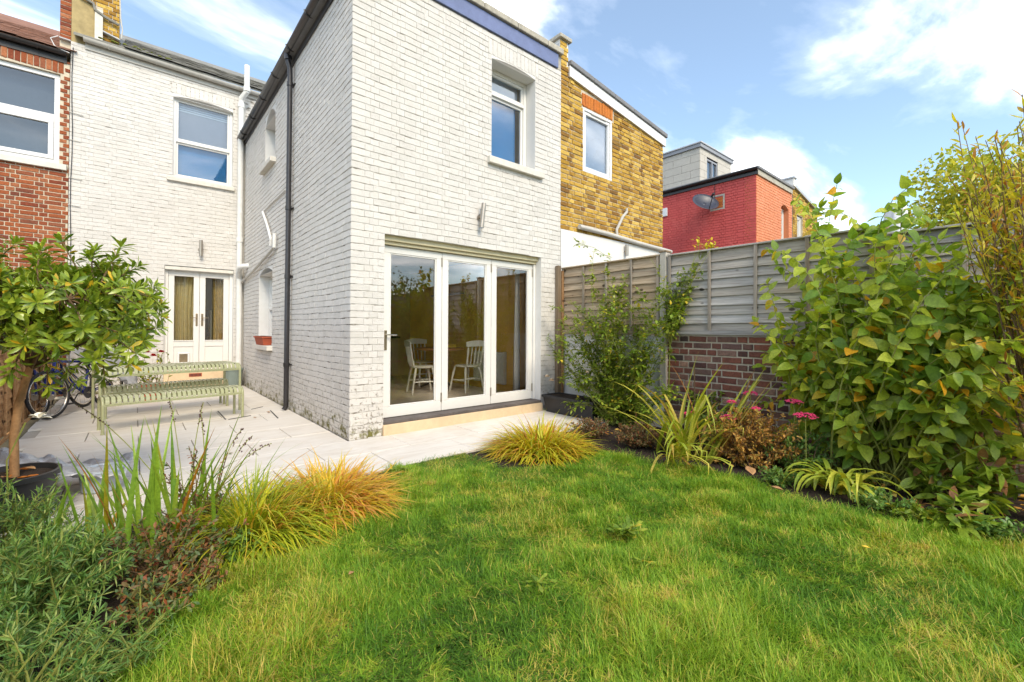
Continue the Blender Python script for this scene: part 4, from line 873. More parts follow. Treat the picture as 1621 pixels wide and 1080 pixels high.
# ------------------------------------------------------------------ right boundary: walls and fence
UF = 3.43
gw = thing('garden_brick_wall', (UF+.1, -4, 0), 'low wall of dark old bricks under the grey fence', 'wall')
FG = Frame((UF, 0), (0, 1), (-1, 0))
core = wall_body(FG, -7.0, -1.86, -.06, const(1.185), [], .2, 'mortar_pale', gw, 'wall_core')
lay(FG, brick_list(-7.0, -1.86, 0, const(1.20), [], course=.080, j=.018, seed=81), 'garden_brick', core, .014, seed=81, tilt=.016)
ww = thing('white_garden_wall', (UF+.1, -.9, 0), 'white rendered low wall behind the climbing rose', 'wall')
MB().box(UF, UF+.2, -1.855, -.002, -.06, 1.184).build('wall', 'render_white', ww, bevel=.01)
fn = thing('garden_fence', (UF, -3, 1.2), 'weathered grey overlap board fence on top of the right garden wall', 'fence')
def fence_panel(par, u, v0, v1, z0, z1, side, mat, bmat, nb=9, battens=3, cap=True):
    "overlapping horizontal boards; side = -1 faces -u"
    h = (z1-z0-.06)/nb
    for k in range(nb):
        za = z0+.03+k*h; zb = za+h+.028; t0 = .018 if k else .012; j = [random.uniform(-.006, .006) for _ in range(4)]
        n = 6; b = MB(); vs = []
        for i in range(n+1):
            v = v0+(v1-v0)*i/n; w_ = .005*math.sin(i*1.7+k*2.1)+random.uniform(-.004, .004)
            vs += [(u+side*(.006+t0), v, za+w_), (u+side*(-.002), v, za+w_), (u+side*(-.010), v, zb), (u+side*(-.002), v, zb)]
        fs = [(0, 1, 2, 3), (4*n+3, 4*n+2, 4*n+1, 4*n)]
        for i in range(n):
            for q in range(4): fs.append((4*i+q, 4*i+(q+1) % 4, 4*i+4+(q+1) % 4, 4*i+4+q))
        b.add(vs, fs).build('fence_board', mat, par)
    for k in range(battens+2):
        f = k/(battens+1); v = v0+.02+(v1-v0-.04)*f+random.uniform(-.01, .01)*(0 < f < 1)
        MB().bar((u+side*.034, v, z0+.005), (u+side*.034, v+random.uniform(-.006, .006), z1), .034, .018, (side, 0, 0)).build('batten', bmat, par, bevel=.003)
    if cap:
        MB().box(u-.022, u+.05 if side < 0 else u+.022, v0, v1, z1-.002, z1+.018).build('capping_rail', mat, par, bevel=.004) if side > 0 else MB().box(u-.05, u+.022, v0, v1, z1-.002, z1+.018).build('capping_rail', mat, par, bevel=.004)
        MB().box(u+side*.05-.004, u+side*.05+.004, v0, v1, z0-.002, z0+.045).build('bottom_rail', mat, par)
fence_panel(fn, UF-.015, -1.80, -.06, 1.20, 2.235, -1, 'fence_brown', 'batten_grey', 9, 3)
fence_panel(fn, UF-.015, -4.02, -1.92, 1.21, 2.215, -1, 'fence_grey', 'batten_grey', 9, 3)
fence_panel(fn, UF-.015, -6.1, -4.10, 1.21, 2.14, -1, 'fence_grey', 'batten_grey', 9, 3)
fence_panel(fn, UF-.015, -9.0, -6.18, 1.21, 2.14, -1, 'fence_grey', 'batten_grey', 9, 3)
MB().box(UF-.06, UF+.05, -1.90, -1.81, .4, 2.27).build('post', 'concrete_post', fn, bevel=.006); MB().box(UF-.07, UF+.06, -1.91, -1.80, 2.272, 2.295).build('post_cap', 'fence_post_wood', fn, bevel=.004)
MB().box(UF-.03, UF+.06, -4.112, -4.008, .9, 2.24).build('post', 'fence_post_wood', fn, bevel=.006); MB().box(UF-.03, UF+.06, -6.19, -6.09, .9, 2.2).build('post', 'fence_post_wood', fn, bevel=.006)
MB().box(UF-.16, UF-.09, -.085, -.015, 0, 2.28).build('post', 'fence_post_wood', fn, bevel=.006); MB().box(UF-.085, UF-.035, -.10, -.045, .02, 2.2).build('post', 'fence_orange', fn, bevel=.006)
for va, vb in ((-1.805, -.06), (-4.01, -1.905), (-6.09, -4.113), (-9, -6.191)): MB().box(UF-.012, UF+.045, va, vb, 1.187, 1.26).build('gravel_board', 'fence_grey' if va < -2 else 'fence_brown', fn)
# left boundary
fl = thing('left_fence', (-2.9, 2.5, 0), 'warm brown overlap board fence behind the bicycles', 'fence')
for k, (a, b_) in enumerate(((4.6, 6.4), (2.72, 4.54), (.84, 2.66), (-1.04, .78))):
    fence_panel(fl, -2.93, a, b_, .05, 1.75, 1, 'fence_orange', 'fence_orange', 13, 3)
    MB().box(-2.97, -2.88, a-.058, a-.004, 0, 1.82).build('post', 'fence_orange', fl, bevel=.005)
MB().box(-2.97, -2.9, -12, -1.1, 0, 1.75).build('far_panel', 'fence_orange', fl)
rfn = thing('back_fence', (0, -12.1, 0), 'plain brown board fence at the far end of the lawn', 'fence')
for k in range(8): MB().box(-2.9+k*.79, -2.9+k*.79+.78, -12.14, -12.1, 0, 1.8).build('fence_board', 'fence_brown', rfn)

# ------------------------------------------------------------------ wall lamps
def wall_lamp(fr, a, z, tilt, label, L=.34):
    t = thing('wall_lamp', fr(a, 0, z), label, 'wall lamp', 'up and down wall lamps'); c = lambda s, n: fr(a+tilt*s, n, z+s)
    MB().tube([c(-L/2, .085), c(L/2, .085)], .032, 14).build('tube', 'steel_brushed', t, True); MB().tube([c(-.02, .085), c(-.02, -.0)], .016, 8).build('arm', 'steel_brushed', t, True)
    pl = MB().lathe([(.0, 0), (.045, .0), (.045, .012), (0, .014)], (0, 0, 0), 14).build('back_plate', 'steel_brushed', t, True)
    o_ = fr(a, .012, z-.02); pl.matrix_basis = Matrix.Translation(o_) @ Matrix.Rotation(math.radians(90), 4, 'X')
    for s in (-1, 1): MB().tube([c(s*(L/2+.001), .085), c(s*(L/2+.004), .085)], .026, 12).build('lens', 'frosted', t)
wall_lamp(FV, on(1, 0, 762, 344)[0]-.04, on(1, 0, 762, 344)[2], .12, 'slim steel wall lamp above the folding doors')
wall_lamp(FB, on(1, VB, 317.5, 394)[0], on(1, VB, 317.5, 394)[2], 0, 'slim steel wall lamp above the french doors')
wall_lamp(FY, on(1, 0, 988, 397)[0], on(1, 0, 988, 397)[2], 0, 'small steel wall lamp on the rendered yellow house wall', .2)

# ------------------------------------------------------------------ metal table and benches
def slat_table(name, L, W, H, nsl, label, cat, group=None):
    t = bpy.data.objects.new(name, None); COL.objects.link(t); props(t, label, cat, group); r = .02; sw = L/nsl
    prof = [(-W/2-.003, H-.085), (-W/2+.001, H-.05), (-W/2+.02, H-.018), (-W/2+.055, H-.002), (-W/2+.10, H), (W/2-.10, H), (W/2-.055, H-.002), (W/2-.02, H-.018), (W/2-.001, H-.05), (W/2+.003, H-.085)]
    me = MB(); n = len(prof); vs = []
    for x in (0, sw-.016):
        vs += [(x, y, z) for y, z in prof]+[(x, y*.992, z-.004) for y, z in prof]
    fs = []
    for i in range(n-1): fs += [(i, i+1, 2*n+i+1, 2*n+i), (n+i, 3*n+i, 3*n+i+1, n+i+1), (i, n+i, n+i+1, i+1), (2*n+i, 2*n+i+1, 3*n+i+1, 3*n+i)]
    me.add(vs, fs); m = me.mesh('slat'); m.materials.append(MATS['olive_metal']); m.polygons.foreach_set('use_smooth', [True]*len(m.polygons)); m.set_sharp_from_angle(angle=math.radians(40))
    for k in range(nsl):
        o = bpy.data.objects.new('slat', m); COL.objects.link(o); o.parent = t; o.location = (-L/2+k*sw+.008, 0, 0)
    def part(nm, mb, **k): 
        o = mb.build(nm, 'olive_metal', None, True); o.parent = t
    for sx_ in (-1, 1):
        for sy in (-1, 1):
            x, y = sx_*(L/2+.012), sy*(W/2-.012)
            part('leg', MB().tube([(x, y, 0), (x, y, H-.11), (x, y-sy*.008, H-.07), (x, y-sy*.03, H-.035), (x, y-sy*.07, H-.018), (x, y-sy*.10, H-.016)], .017, 10))
            part('foot', MB().lathe([(.0, .0), (.0205, .0), (.0205, .012), (.017, .014)], (x, y, 0), 10))
        part('end_rail', MB().tube([(sx_*(L/2+.012), -W/2+.09, H-.016), (sx_*(L/2+.012), W/2-.09, H-.016)], .017, 10))
    for sy in (-1, 1): part('side_rail', MB().box(-L/2-.012, L/2+.012, sy*(W/2-.010)-.008, sy*(W/2-.010)+.008, H-.105, H-.075))
    return t
RZ = math.radians(6)
def place(o, x, y, rz, z=0): o.location = (float(x), float(y), z); o.rotation_euler = (0, 0, rz)
p1_, p2_ = at(158, 675), at(379, 649); d_ = p2_-p1_; RZ = math.atan2(d_[1], d_[0]); ax = np.array([math.cos(RZ), math.sin(RZ)]); ay = np.array([-ax[1], ax[0]])
LT = float(np.linalg.norm(d_))-.02
tb = slat_table('garden_table', LT, .78, .72, 30, 'pale olive green slatted metal garden table in front of the french doors', 'table'); c = (p1_+p2_)[:2]/2+ay*.378; place(tb, *c, RZ)
b1 = slat_table('garden_bench', LT-.12, .38, .43, 27, 'olive green slatted metal bench at the near side of the table', 'bench', 'slatted metal benches')
q1, q2 = at(174, 689), at(374, 660); cc = (q1+q2)[:2]/2+ay*.18; place(b1, *cc, RZ)
b2 = copy_tree(b1, b1.matrix_basis.copy(), None, 'olive green slatted metal bench tucked in at the far side of the table'); c2_ = c+ay*.36+ax*.05; b2.matrix_basis = Matrix.Translation((c2_[0], c2_[1], 0)) @ Matrix.Rotation(RZ, 4, 'Z')

# ------------------------------------------------------------------ bicycles
def bicycle(label, frame_mat):
    t = bpy.data.objects.new('bicycle', None); COL.objects.link(t); props(t, label, 'bicycle', 'bicycles by the left fence'); R = .335
    def part(nm, mb, mat, par=None, sm=True): o = mb.build(nm, mat, None, sm); o.parent = par or t; return o
    def circ(c, r, n=40): return [(c[0]+r*math.cos(2*math.pi*i/n), c[1], c[2]+r*math.sin(2*math.pi*i/n)) for i in range(n+1)]
    for x in (0, 1.03):
        w_ = part('wheel', MB().tube([(x, -.05, R), (x, .05, R)], .02, 10), 'chrome')
        part('tyre', MB().tube(circ((x, 0, R), R-.019), .019, 8, False), 'rubber', w_); part('rim', MB().tube(circ((x, 0, R), R-.045), .010, 6, False), 'chrome', w_)
        sp_ = MB()
        for k in range(18):
            a = 2*math.pi*k/18; sp_.tube([(x+.02*math.cos(a), (-1)**k*.025, R+.02*math.sin(a)), (x+(R-.045)*math.cos(a+.2), 0, R+(R-.045)*math.sin(a+.2))], .0014, 4)
        part('spokes', sp_, 'chrome', w_)
        part('brake_disc', MB().lathe([(.04, -.03), (.08, -.03), (.08, -.027), (.04, -.027)], (x, 0, R), 20, 'Y'), 'steel_brushed', w_)
    bbk, seat, head = (.58, 0, .28), (.72, 0, .74), (.145, 0, .80)
    fr_ = MB(); fr_.tube([bbk, seat], .017, 8); fr_.tube([seat, (head[0]-.01, 0, head[2]-.02)], .018, 8); fr_.tube([bbk, (head[0]-.03, 0, head[2]-.12)], .021, 8); fr_.tube([(head[0]-.045, 0, .64), head], .022, 8)
    for s in (-1, 1): fr_.tube([(1.03, s*.055, R), (.6, s*.03, .28)], .010, 6); fr_.tube([(1.03, s*.055, R), (.715, s*.02, .70)], .009, 6)
    part('frame', fr_, frame_mat); fk = MB()
    for s in (-1, 1): fk.tube([(0, s*.055, R), (.03, s*.055, .5), (.085, s*.05, .66)], .013, 8)
    fk.tube([(.085, -.05, .66), (.085, .05, .66)], .016, 8); part('fork', fk, frame_mat)
    part('handlebar', MB().tube([(.19, -.30, .98), (.15, -.12, .95), (.14, 0, .95), (.15, .12, .95), (.19, .30, .98)], .013, 8), 'bike_black'); part('stem', MB().tube([head, (.14, 0, .95)], .014, 8), 'bike_black')
    part('seat_post', MB().tube([seat, (.755, 0, .87)], .013, 8), 'chrome'); s_ = MB(); s_.tube([(.62, 0, .885), (.68, 0, .89), (.78, 0, .895), (.87, 0, .90)], [.018, .03, .06, .065], 10); part('saddle', s_, 'bike_black')
    cr = part('crank', MB().tube([(.58, -.08, .28), (.58, .08, .28)], .014, 8), 'steel_brushed'); part('chainring', MB().lathe([(.0, -.058), (.085, -.058), (.085, -.054), (0, -.054)], (.58, 0, .28), 24, 'Y'), 'bike_black', cr)
    for s, a in ((-1, .9), (1, .9+math.pi)): part('pedal', MB().tube([(.58, s*.08, .28), (.58+.17*math.cos(a), s*.085, .28+.17*math.sin(a))], .009, 6).bar((.58+.17*math.cos(a), s*.085, .28+.17*math.sin(a)), (.58+.17*math.cos(a), s*.18, .28+.17*math.sin(a)), .09, .02), 'bike_black', cr)
    part('chain', MB().tube([(.58, -.056, .365), (1.03, -.05, .37), (1.06, -.05, .335), (1.03, -.05, .30), (.58, -.056, .195)], .005, 5), 'steel_brushed')
    return t
bk = bicycle('bicycle with blue frame leaning nearest the tree trunk', 'bike_blue'); g_ = at(80, 664)
bm_ = Matrix.Translation((g_[0], g_[1], .0)) @ Matrix.Rotation(math.radians(57), 4, 'Z') @ Matrix.Rotation(math.radians(-5), 4, 'X')
bk2 = copy_tree(bk, Matrix.Translation((g_[0]-.14, g_[1]+.10, .0)) @ Matrix.Rotation(math.radians(66), 4, 'Z') @ Matrix.Rotation(math.radians(-11), 4, 'X'), None, 'second bicycle leaning between the blue bicycle and the fence'); bk.matrix_basis = bm_
def drape(name, mat, pts, label, cat, nx=26, ny=18, amp=.035, seed=3):
    "crumpled sheet hung over the four-sided patch pts (corner vectors), folds by summed waves"
    r = random.Random(seed); P = [Vector(map(float, p)) for p in pts]; W = [(r.uniform(2, 14), r.uniform(2, 14), r.uniform(0, 6), r.uniform(.3, 1)) for _ in range(9)]; b = MB()
    n = (P[1]-P[0]).cross(P[3]-P[0]).normalized()
    for j in range(ny+1):
        for i in range(nx+1):
            s, t = i/nx, j/ny; p = (P[0]*(1-s)+P[1]*s)*(1-t)+(P[3]*(1-s)+P[2]*s)*t
            h = sum(a_*abs(math.sin(fx*s*2+fy*t*1.2+ph)) for fx, fy, ph, a_ in W)/4; b.v.append(tuple(p+n*(h*amp*3-.05)+Vector((0, 0, -.08*math.sin(s*3.1)*t))))
    for j in range(ny):
        for i in range(nx): k = j*(nx+1)+i; b.f.append((k, k+1, k+nx+2, k+nx+1))
    o = b.build(name, mat, None, True, label=label, cat=cat); m_ = o.modifiers.new('solid', 'SOLIDIFY'); m_.thickness = .003; return o
bw = lambda x, y, z: tuple((bm_ @ Vector((x, y, z)))[:3])
drape('bicycle_cover', 'tarp', [bw(.50, -.20, .62), bw(1.35, -.26, .12), bw(1.30, .10, .95), bw(.30, .10, 1.0)], 'crumpled grey waterproof cover thrown over the bicycles', 'cover')
o = drape('bicycle_sheet', 'tarp', [bw(-.1, .05, .92), bw(.9, .0, 1.0), bw(.9, .35, .95), bw(-.1, .35, .95)], 'pale sheet lying over the bicycle handlebars under the tree', 'cover', seed=8)

# ------------------------------------------------------------------ pots and small things
def pot(name, c, prof, mat, label, cat, soil_z=None, seg=24):
    t = thing(name, c, label, cat); MB().lathe(prof, c, seg).build('body', mat, t, True)
    if soil_z:
        r = [p for p in prof if p[1] >= soil_z][0][0]-.01; MB().lathe([(0.0, 0), (r*.5, .012), (r, 0)], (c[0], c[1], c[2]+soil_z), seg).build('soil', 'soil', t)
    return t
PT = at(34, 742, .34); PT = np.array([PT[0]-.06, PT[1]-.0, 0])
pot('tree_tub', PT, [(.17, .0), (.20, .02), (.225, .28), (.23, .285), (.248, .29), (.248, .32), (.228, .322), (.22, .28), (.0, .27)], 'black_plastic', 'dark round tub holding the small tree', 'tub', None)
MB().lathe([(0, .0), (.12, .012), (.215, .0)], (PT[0], PT[1], .29), 24).build('compost', 'soil', [o for o in bpy.data.objects if o.name == 'tree_tub'][0])
g_ = at(160, 775); g_ = np.array([g_[0], g_[1], 0]); pot('plastic_tub', g_, [(.10, 0), (.115, .01), (.13, .15), (.142, .155), (.142, .17), (.128, .17), (.12, .15), (.10, .02), (0, .02)], 'tub_pale', 'pale grey plastic tub half hidden behind the sword leaves', 'tub')
g_ = on(1, VB-.25, 395, 595); g_ = np.array([-.24, VB-.42, 0]); pot('bucket', g_, [(.12, 0), (.14, .01), (.175, .36), (.19, .365), (.19, .40), (.17, .40), (.16, .36), (.12, .03), (0, .03)], 'bucket_green', 'grey-green bucket in the corner beside the french doors', 'bucket')
pf = at(30, 708); pf = np.array([pf[0], pf[1], 0]); 
drape('foil_sheet', 'foil', [(PT[0]-.20, PT[1]+.30, .22), (PT[0]+.55, PT[1]+.20, .07), (PT[0]+.60, PT[1]+.80, .10), (PT[0]-.18, PT[1]+.95, .26)], 'crinkled silver plastic sheet lying behind the tree tub', 'sheet', 34, 26, .035, 5)
# terracotta trough on the side window sill
tr = thing('terracotta_trough', (-.06, 4.25, .945), 'small terracotta trough on the lower side window sill', 'trough'); b = MB()
z0_, z1_ = .947, 1.10; b.hexa([(-.085, 3.98, z0_), (.045, 3.98, z0_), (.045, 4.60, z0_), (-.085, 4.60, z0_), (-.115, 3.94, z1_), (.06, 3.94, z1_), (.06, 4.64, z1_), (-.115, 4.64, z1_)]); b.build('trough', 'terracotta', tr, bevel=.006)
MB().box(-.125, .07, 3.93, 4.65, z1_-.022, z1_+.006).build('rim', 'terracotta', tr, bevel=.006); MB().box(-.105, .05, 3.95, 4.63, z1_+.0065, z1_+.012).build('soil', 'soil', tr)
bt = thing('black_trough', (3.12, -.55, 0), 'long black plastic planter trough at the foot of the rose', 'planter'); b = MB(); b.hexa([(2.98, -1.02, 0), (3.26, -1.02, 0), (3.26, -.12, 0), (2.98, -.12, 0), (2.94, -1.06, .24), (3.30, -1.06, .24), (3.30, -.08, .24), (2.94, -.08, .24)]); b.build('body', 'black_plastic', bt, bevel=.008)
bb = MB(); bb.box(2.925, 2.955, -1.075, -.065, .225, .262); bb.box(3.285, 3.315, -1.075, -.065, .225, .262); bb.box(2.956, 3.284, -1.075, -1.045, .225, .262); bb.box(2.956, 3.284, -.095, -.065, .225, .262); bb.build('rim', 'black_plastic', bt, bevel=.005); MB().box(2.957, 3.283, -1.044, -.096, .24, .25).build('compost', 'soil', bt)
# wrapped parasol in the neighbour's garden
pb = on(0, 5.2, 1418, 352); t = thing('covered_parasol', (pb[0], pb[1], 0), 'pale wrapped parasol top showing above the fence', 'parasol'); zt = float(on(0, 5.2, 1418, 322)[2])
MB().lathe([(.03, .0), (.03, zt-1.4)], (pb[0], pb[1], 0), 10).build('pole', 'pipe_grey', t, True)
b = MB(); K = 22; prof = [(.05, zt-1.4), (.12, zt-1.2), (.12, zt-.6), (.115, zt-.25), (.10, zt-.06), (.06, zt-.015), (.01, zt)]; vs = []; fs = []
for r_, z_ in prof:
    for k in range(K): a = 2*math.pi*k/K; q = r_*(1+.09*math.sin(a*5+z_*4)); vs.append((pb[0]+q*math.cos(a), pb[1]+q*math.sin(a), z_+.02*math.sin(a*3+z_*9)))
for i in range(len(prof)-1):
    for k in range(K): fs.append((i*K+k, i*K+(k+1) % K, (i+1)*K+(k+1) % K, (i+1)*K+k))
b.add(vs, fs).build('cover', 'parasol_cloth', t, True)

# ------------------------------------------------------------------ kitchen seen through the folding doors
FZ = .172
def chair():
    t = bpy.data.objects.new('kitchen_chair', None); COL.objects.link(t)
    def part(nm, mb): o = mb.build(nm, 'chair_white', None, True); o.parent = t
    part('seat', MB().lathe([(0, .425), (.17, .425), (.205, .435), (.21, .448), (.19, .46), (0, .452)], (0, 0, 0), 18))
    for sx_, sy in ((-1, -1), (1, -1), (-1, 1), (1, 1)):
        part('leg', MB().tube([(sx_*.15, sy*.14, .43), (sx_*.172, sy*.165, .32), (sx_*.185, sy*.18, .22), (sx_*.205, sy*.205, .05), (sx_*.212, sy*.212, 0)], [.017, .022, .015, .018, .012], 10))
    for s in (-1, 1): part('stretcher', MB().tube([(s*.188, -.185, .20), (s*.19, 0, .205), (s*.188, .185, .20)], [.010, .015, .010], 8))
    part('stretcher', MB().tube([(-.19, 0, .205), (0, 0, .205), (.19, 0, .205)], [.010, .015, .010], 8))
    for k in range(5):
        x = -.15+k*.075; r = .016 if k in (0, 4) else .010; part('spindle', MB().tube([(x*.95, .17, .45), (x*1.05, .19, .52), (x*1.08, .205, .60), (x*1.1, .22, .68), (x*1.16, .24, .80)], [r*.8, r*1.3, r*.8, r*1.3, r*.8], 8))
    n = 10; b = MB(); vs = []
    for i in range(n+1):
        x = -.225+.45*i/n; y = .245+.03*(1-(x/.225)**2); h = .05+.012*math.cos(x*7)
        vs += [(x, y-.010, .79), (x, y+.010, .79), (x, y+.014, .79+2*h-.02), (x, y-.006, .79+2*h-.02)]
    fs = [(0, 1, 2, 3), (4*n, 4*n+1, 4*n+2, 4*n+3)]
    for i in range(n):
        for q in range(4): fs.append((4*i+q, 4*i+(q+1) % 4, 4*i+4+(q+1) % 4, 4*i+4+q))
    part('top_rail', b.add(vs, fs)); return t
TC = at(765, 608, FZ); CHS = []
ch0 = chair(); props(ch0, '', '', 'farmhouse kitchen chairs'); TCx, TCy = 2.45, 2.15
specs = [((2.62, 1.50), 186, 'white spindle-back chair nearest the glass, seen behind the middle door'), ((1.90, 1.80), 75, 'white spindle-back chair at the left of the kitchen table'), ((2.45, 2.75), 2, 'white spindle-back chair on the far side of the kitchen table')]
for (xy, deg, lab) in specs[1:]: c_ = copy_tree(ch0, Matrix.Translation((xy[0], xy[1], FZ)) @ Matrix.Rotation(math.radians(deg), 4, 'Z'), None, lab); c_['category'] = 'chair'
ch0.matrix_basis = Matrix.Translation((*specs[0][0], FZ)) @ Matrix.Rotation(math.radians(specs[0][1]), 4, 'Z'); ch0['label'] = specs[0][2]; ch0['category'] = 'chair'
t = thing('kitchen_table', (TCx, TCy, FZ), 'round pine pedestal table inside the kitchen', 'table')
MB().lathe([(0, .70), (.44, .70), (.46, .71), (.46, .73), (.45, .74), (0, .74)], (TCx, TCy, FZ), 32).build('top', 'pine', t, True); MB().lathe([(.05, .08), (.06, .2), (.035, .3), (.075, .45), (.05, .55), (.07, .698)], (TCx, TCy, FZ), 16).build('pedestal', 'worktop', t, True)
for k in range(3): a = k*2.094+.4; MB().tube([(TCx, TCy, FZ+.12), (TCx+.2*math.cos(a), TCy+.2*math.sin(a), FZ+.08), (TCx+.34*math.cos(a), TCy+.34*math.sin(a), FZ+.02)], [.035, .028, .02], 8).build('foot', 'worktop', t, True)
MB().box(TCx-.02, TCx+.30, TCy-.12, TCy+.12, FZ+.742, FZ+.80).build('yellow_box', 'yellow_card', None, bevel=.006, label='flat yellow box on the kitchen table', cat='box')
t = thing('radiator', (3.05, 1.45, FZ), 'white panel radiator on the ochre kitchen wall', 'radiator'); b = MB().box(3.045, 3.09, 1.0, 1.9, FZ+.12, FZ+.68).build('panel', 'chair_white', t, bevel=.01)
for k in range(18): MB().box(3.028, 3.0445, 1.015+k*.049, 1.045+k*.049, FZ+.15, FZ+.65).build('rib', 'chair_white', b, bevel=.006)
MB().box(3.03, 3.10, .985, .998, FZ+.12, FZ+.69).build('end_cap', 'chair_white', t)
curtain('door_curtain', (2.86, .42), (3.04, .66), FZ+.01, 2.5, .035, 5, 'curtain', label='white floor-length curtain inside the right folding door', cat='curtain')
t = thing('kitchen_units', (1.2, 4.2, FZ), 'row of kitchen units with dark worktop at the back of the room', 'kitchen units')
for k in range(4): o = MB().box(.32+k*.55, .32+k*.55+.54, 3.96, 4.53, FZ+.1, FZ+.88).build('cabinet', 'kitchen_unit', t, bevel=.004); MB().box(.34+k*.55, .32+k*.55+.52, 3.94, 3.958, FZ+.12, FZ+.86).build('cabinet_door', 'kitchen_unit', o, bevel=.003)
MB().box(.31, 2.54, 3.92, 4.53, FZ+.882, FZ+.92).build('worktop', 'worktop', t)
for k in range(4): MB().lathe([(0, 0), (.035, 0), (.035, .14+.03*(k % 2)), (.015, .19), (.014, .25), (0, .25)], (.7+k*.33, 4.25+.05*(k % 2), FZ+.921), 12).build('bottle', ['glass_door', 'worktop', 'yellow_card', 'bucket_green'][k], None, True, label=['clear bottle at the left of the kitchen worktop', 'black bottle on the kitchen worktop', 'yellow bottle on the kitchen worktop', 'green bottle at the right of the kitchen worktop'][k], cat='bottle', group='bottles on the kitchen worktop')
MB().box(3.0, 3.1, 2.3, 3.4, 1.95, 1.98).build('wall_shelf', 'worktop', None, label='dark shelf on the ochre kitchen wall', cat='shelf')
# ------------------------------------------------------------------ plants
def leaf_shape(width, prof, fold=.25, droop=.25, n=5, wave=0.0, cup=0.0):
    "leaf along +Y, length 1; prof = half-width at fractions"
    V = [(0, 0, 0)]; F = []
    for i in range(1, n):
        y = i/n; w_ = width*.5*prof(y); z = -droop*y*y
        V += [(-w_, y, z+fold*w_+wave*math.sin(y*9)), (0, y, z), (w_, y, z+fold*w_-wave*math.sin(y*9+1))]
    V.append((0, 1, -droop))
    F += [(0, 2, 1), (0, 3, 2)]
    for i in range(n-2):
        a = 1+3*i; F += [(a, a+1, a+4, a+3), (a+1, a+2, a+5, a+4)]
    a = 1+3*(n-2); F += [(a, a+1, len(V)-1), (a+1, a+2, len(V)-1)]
    return np.array(V, float), F
ovate = lambda y: math.sin(math.pi*y**.72)**.85
obov = lambda y: max(.05, math.sin(math.pi*y**1.55)**.8)
lance = lambda y: math.sin(math.pi*y**.85)**.9
linear = lambda y: min(1, y*6, (1-y)*3)
def unit(v): v = np.asarray(v, float); return v/max(1e-9, np.linalg.norm(v))
class Plant:
    def __init__(s, name, base, label, cat, leafmat, shapes, stem_mat='twig', group=None):
        s.t = thing(name, base, label, cat, group); s.mat = leafmat; s.shapes = shapes; s.L = []; s.stem = MB(); s.sm = stem_mat; s.base = np.array(base, float)
        s.rng = np.random.default_rng(abs(hash(name)) % 1000 if False else sum(map(ord, name+label)))
    def leaf(s, p, d, up=(0, 0, 1), ln=.08, roll=0.0, k=None):
        d = unit(d); up = np.asarray(up, float); x = np.cross(d, up)
        if np.linalg.norm(x) < 1e-3: x = np.cross(d, (1, 0, 0))
        x = unit(x); z = np.cross(x, d)
        if roll: c, q = math.cos(roll), math.sin(roll); x, z = x*c+z*q, -x*q+z*c
        s.L.append((np.asarray(p, float), np.stack([x, d, z], 1)*ln, int(s.rng.integers(len(s.shapes))) if k is None else k))
    def branch(s, pts, r0, r1, seg=6):
        n = len(pts); s.stem.tube([tuple(p) for p in pts], [r0+(r1-r0)*i/(n-1) for i in range(n)], seg)
    def curve(s, a, b, sag=0.0, bow=None, n=7):
        a, b = np.asarray(a, float), np.asarray(b, float); bow = np.zeros(3) if bow is None else np.asarray(bow, float)
        return [a+(b-a)*t+np.array([0, 0, sag])*4*t*(1-t)+bow*4*t*(1-t) for t in np.linspace(0, 1, n)]
    def done(s, nind=300, stem_name='stem', leaf_name='leaf', rest='foliage'):
        if s.stem.v: s.stem.build(stem_name, s.sm, s.t, True)
        if not s.L: return s.t
        cen = [p+m[:, 1]*.5 for p, m, k in s.L]; key = np.array([seen(c, np.linalg.norm(m[:, 1])) for c, (p, m, k) in zip(cen, s.L)]); order = np.argsort(-key); ind = set(order[:nind].tolist()); pinv = WM(s.t).inverted()
        ms = []
        for V, F in s.shapes:
            me = bpy.data.meshes.new(leaf_name); me.from_pydata(V.tolist(), [], F); me.materials.append(MATS[s.mat]); me.polygons.foreach_set('use_smooth', [True]*len(me.polygons)); ms.append(me)
        for i in sorted(ind):
            p, M, k = s.L[i]; o = bpy.data.objects.new(leaf_name, ms[k]); COL.objects.link(o); o.parent = s.t; o.matrix_parent_inverse = pinv
            o.matrix_basis = Matrix(((M[0, 0], M[0, 1], M[0, 2], p[0]), (M[1, 0], M[1, 1], M[1, 2], p[1]), (M[2, 0], M[2, 1], M[2, 2], p[2]), (0, 0, 0, 1)))
        rs = [i for i in range(len(s.L)) if i not in ind]
        if rs:
            K = s.shapes[0][0].shape[0]; A = np.empty((len(rs), K, 3))
            for q, i in enumerate(rs): p, M, k = s.L[i]; A[q] = s.shapes[k][0] @ M.T+p
            bulk(rest, A, s.shapes[0][1], K, s.mat, s.t, s.rng.uniform(0, 1, len(rs)), 'stuff')
        return s.t
def vr(r, s=1.0): return r.normal(0, s, 3)

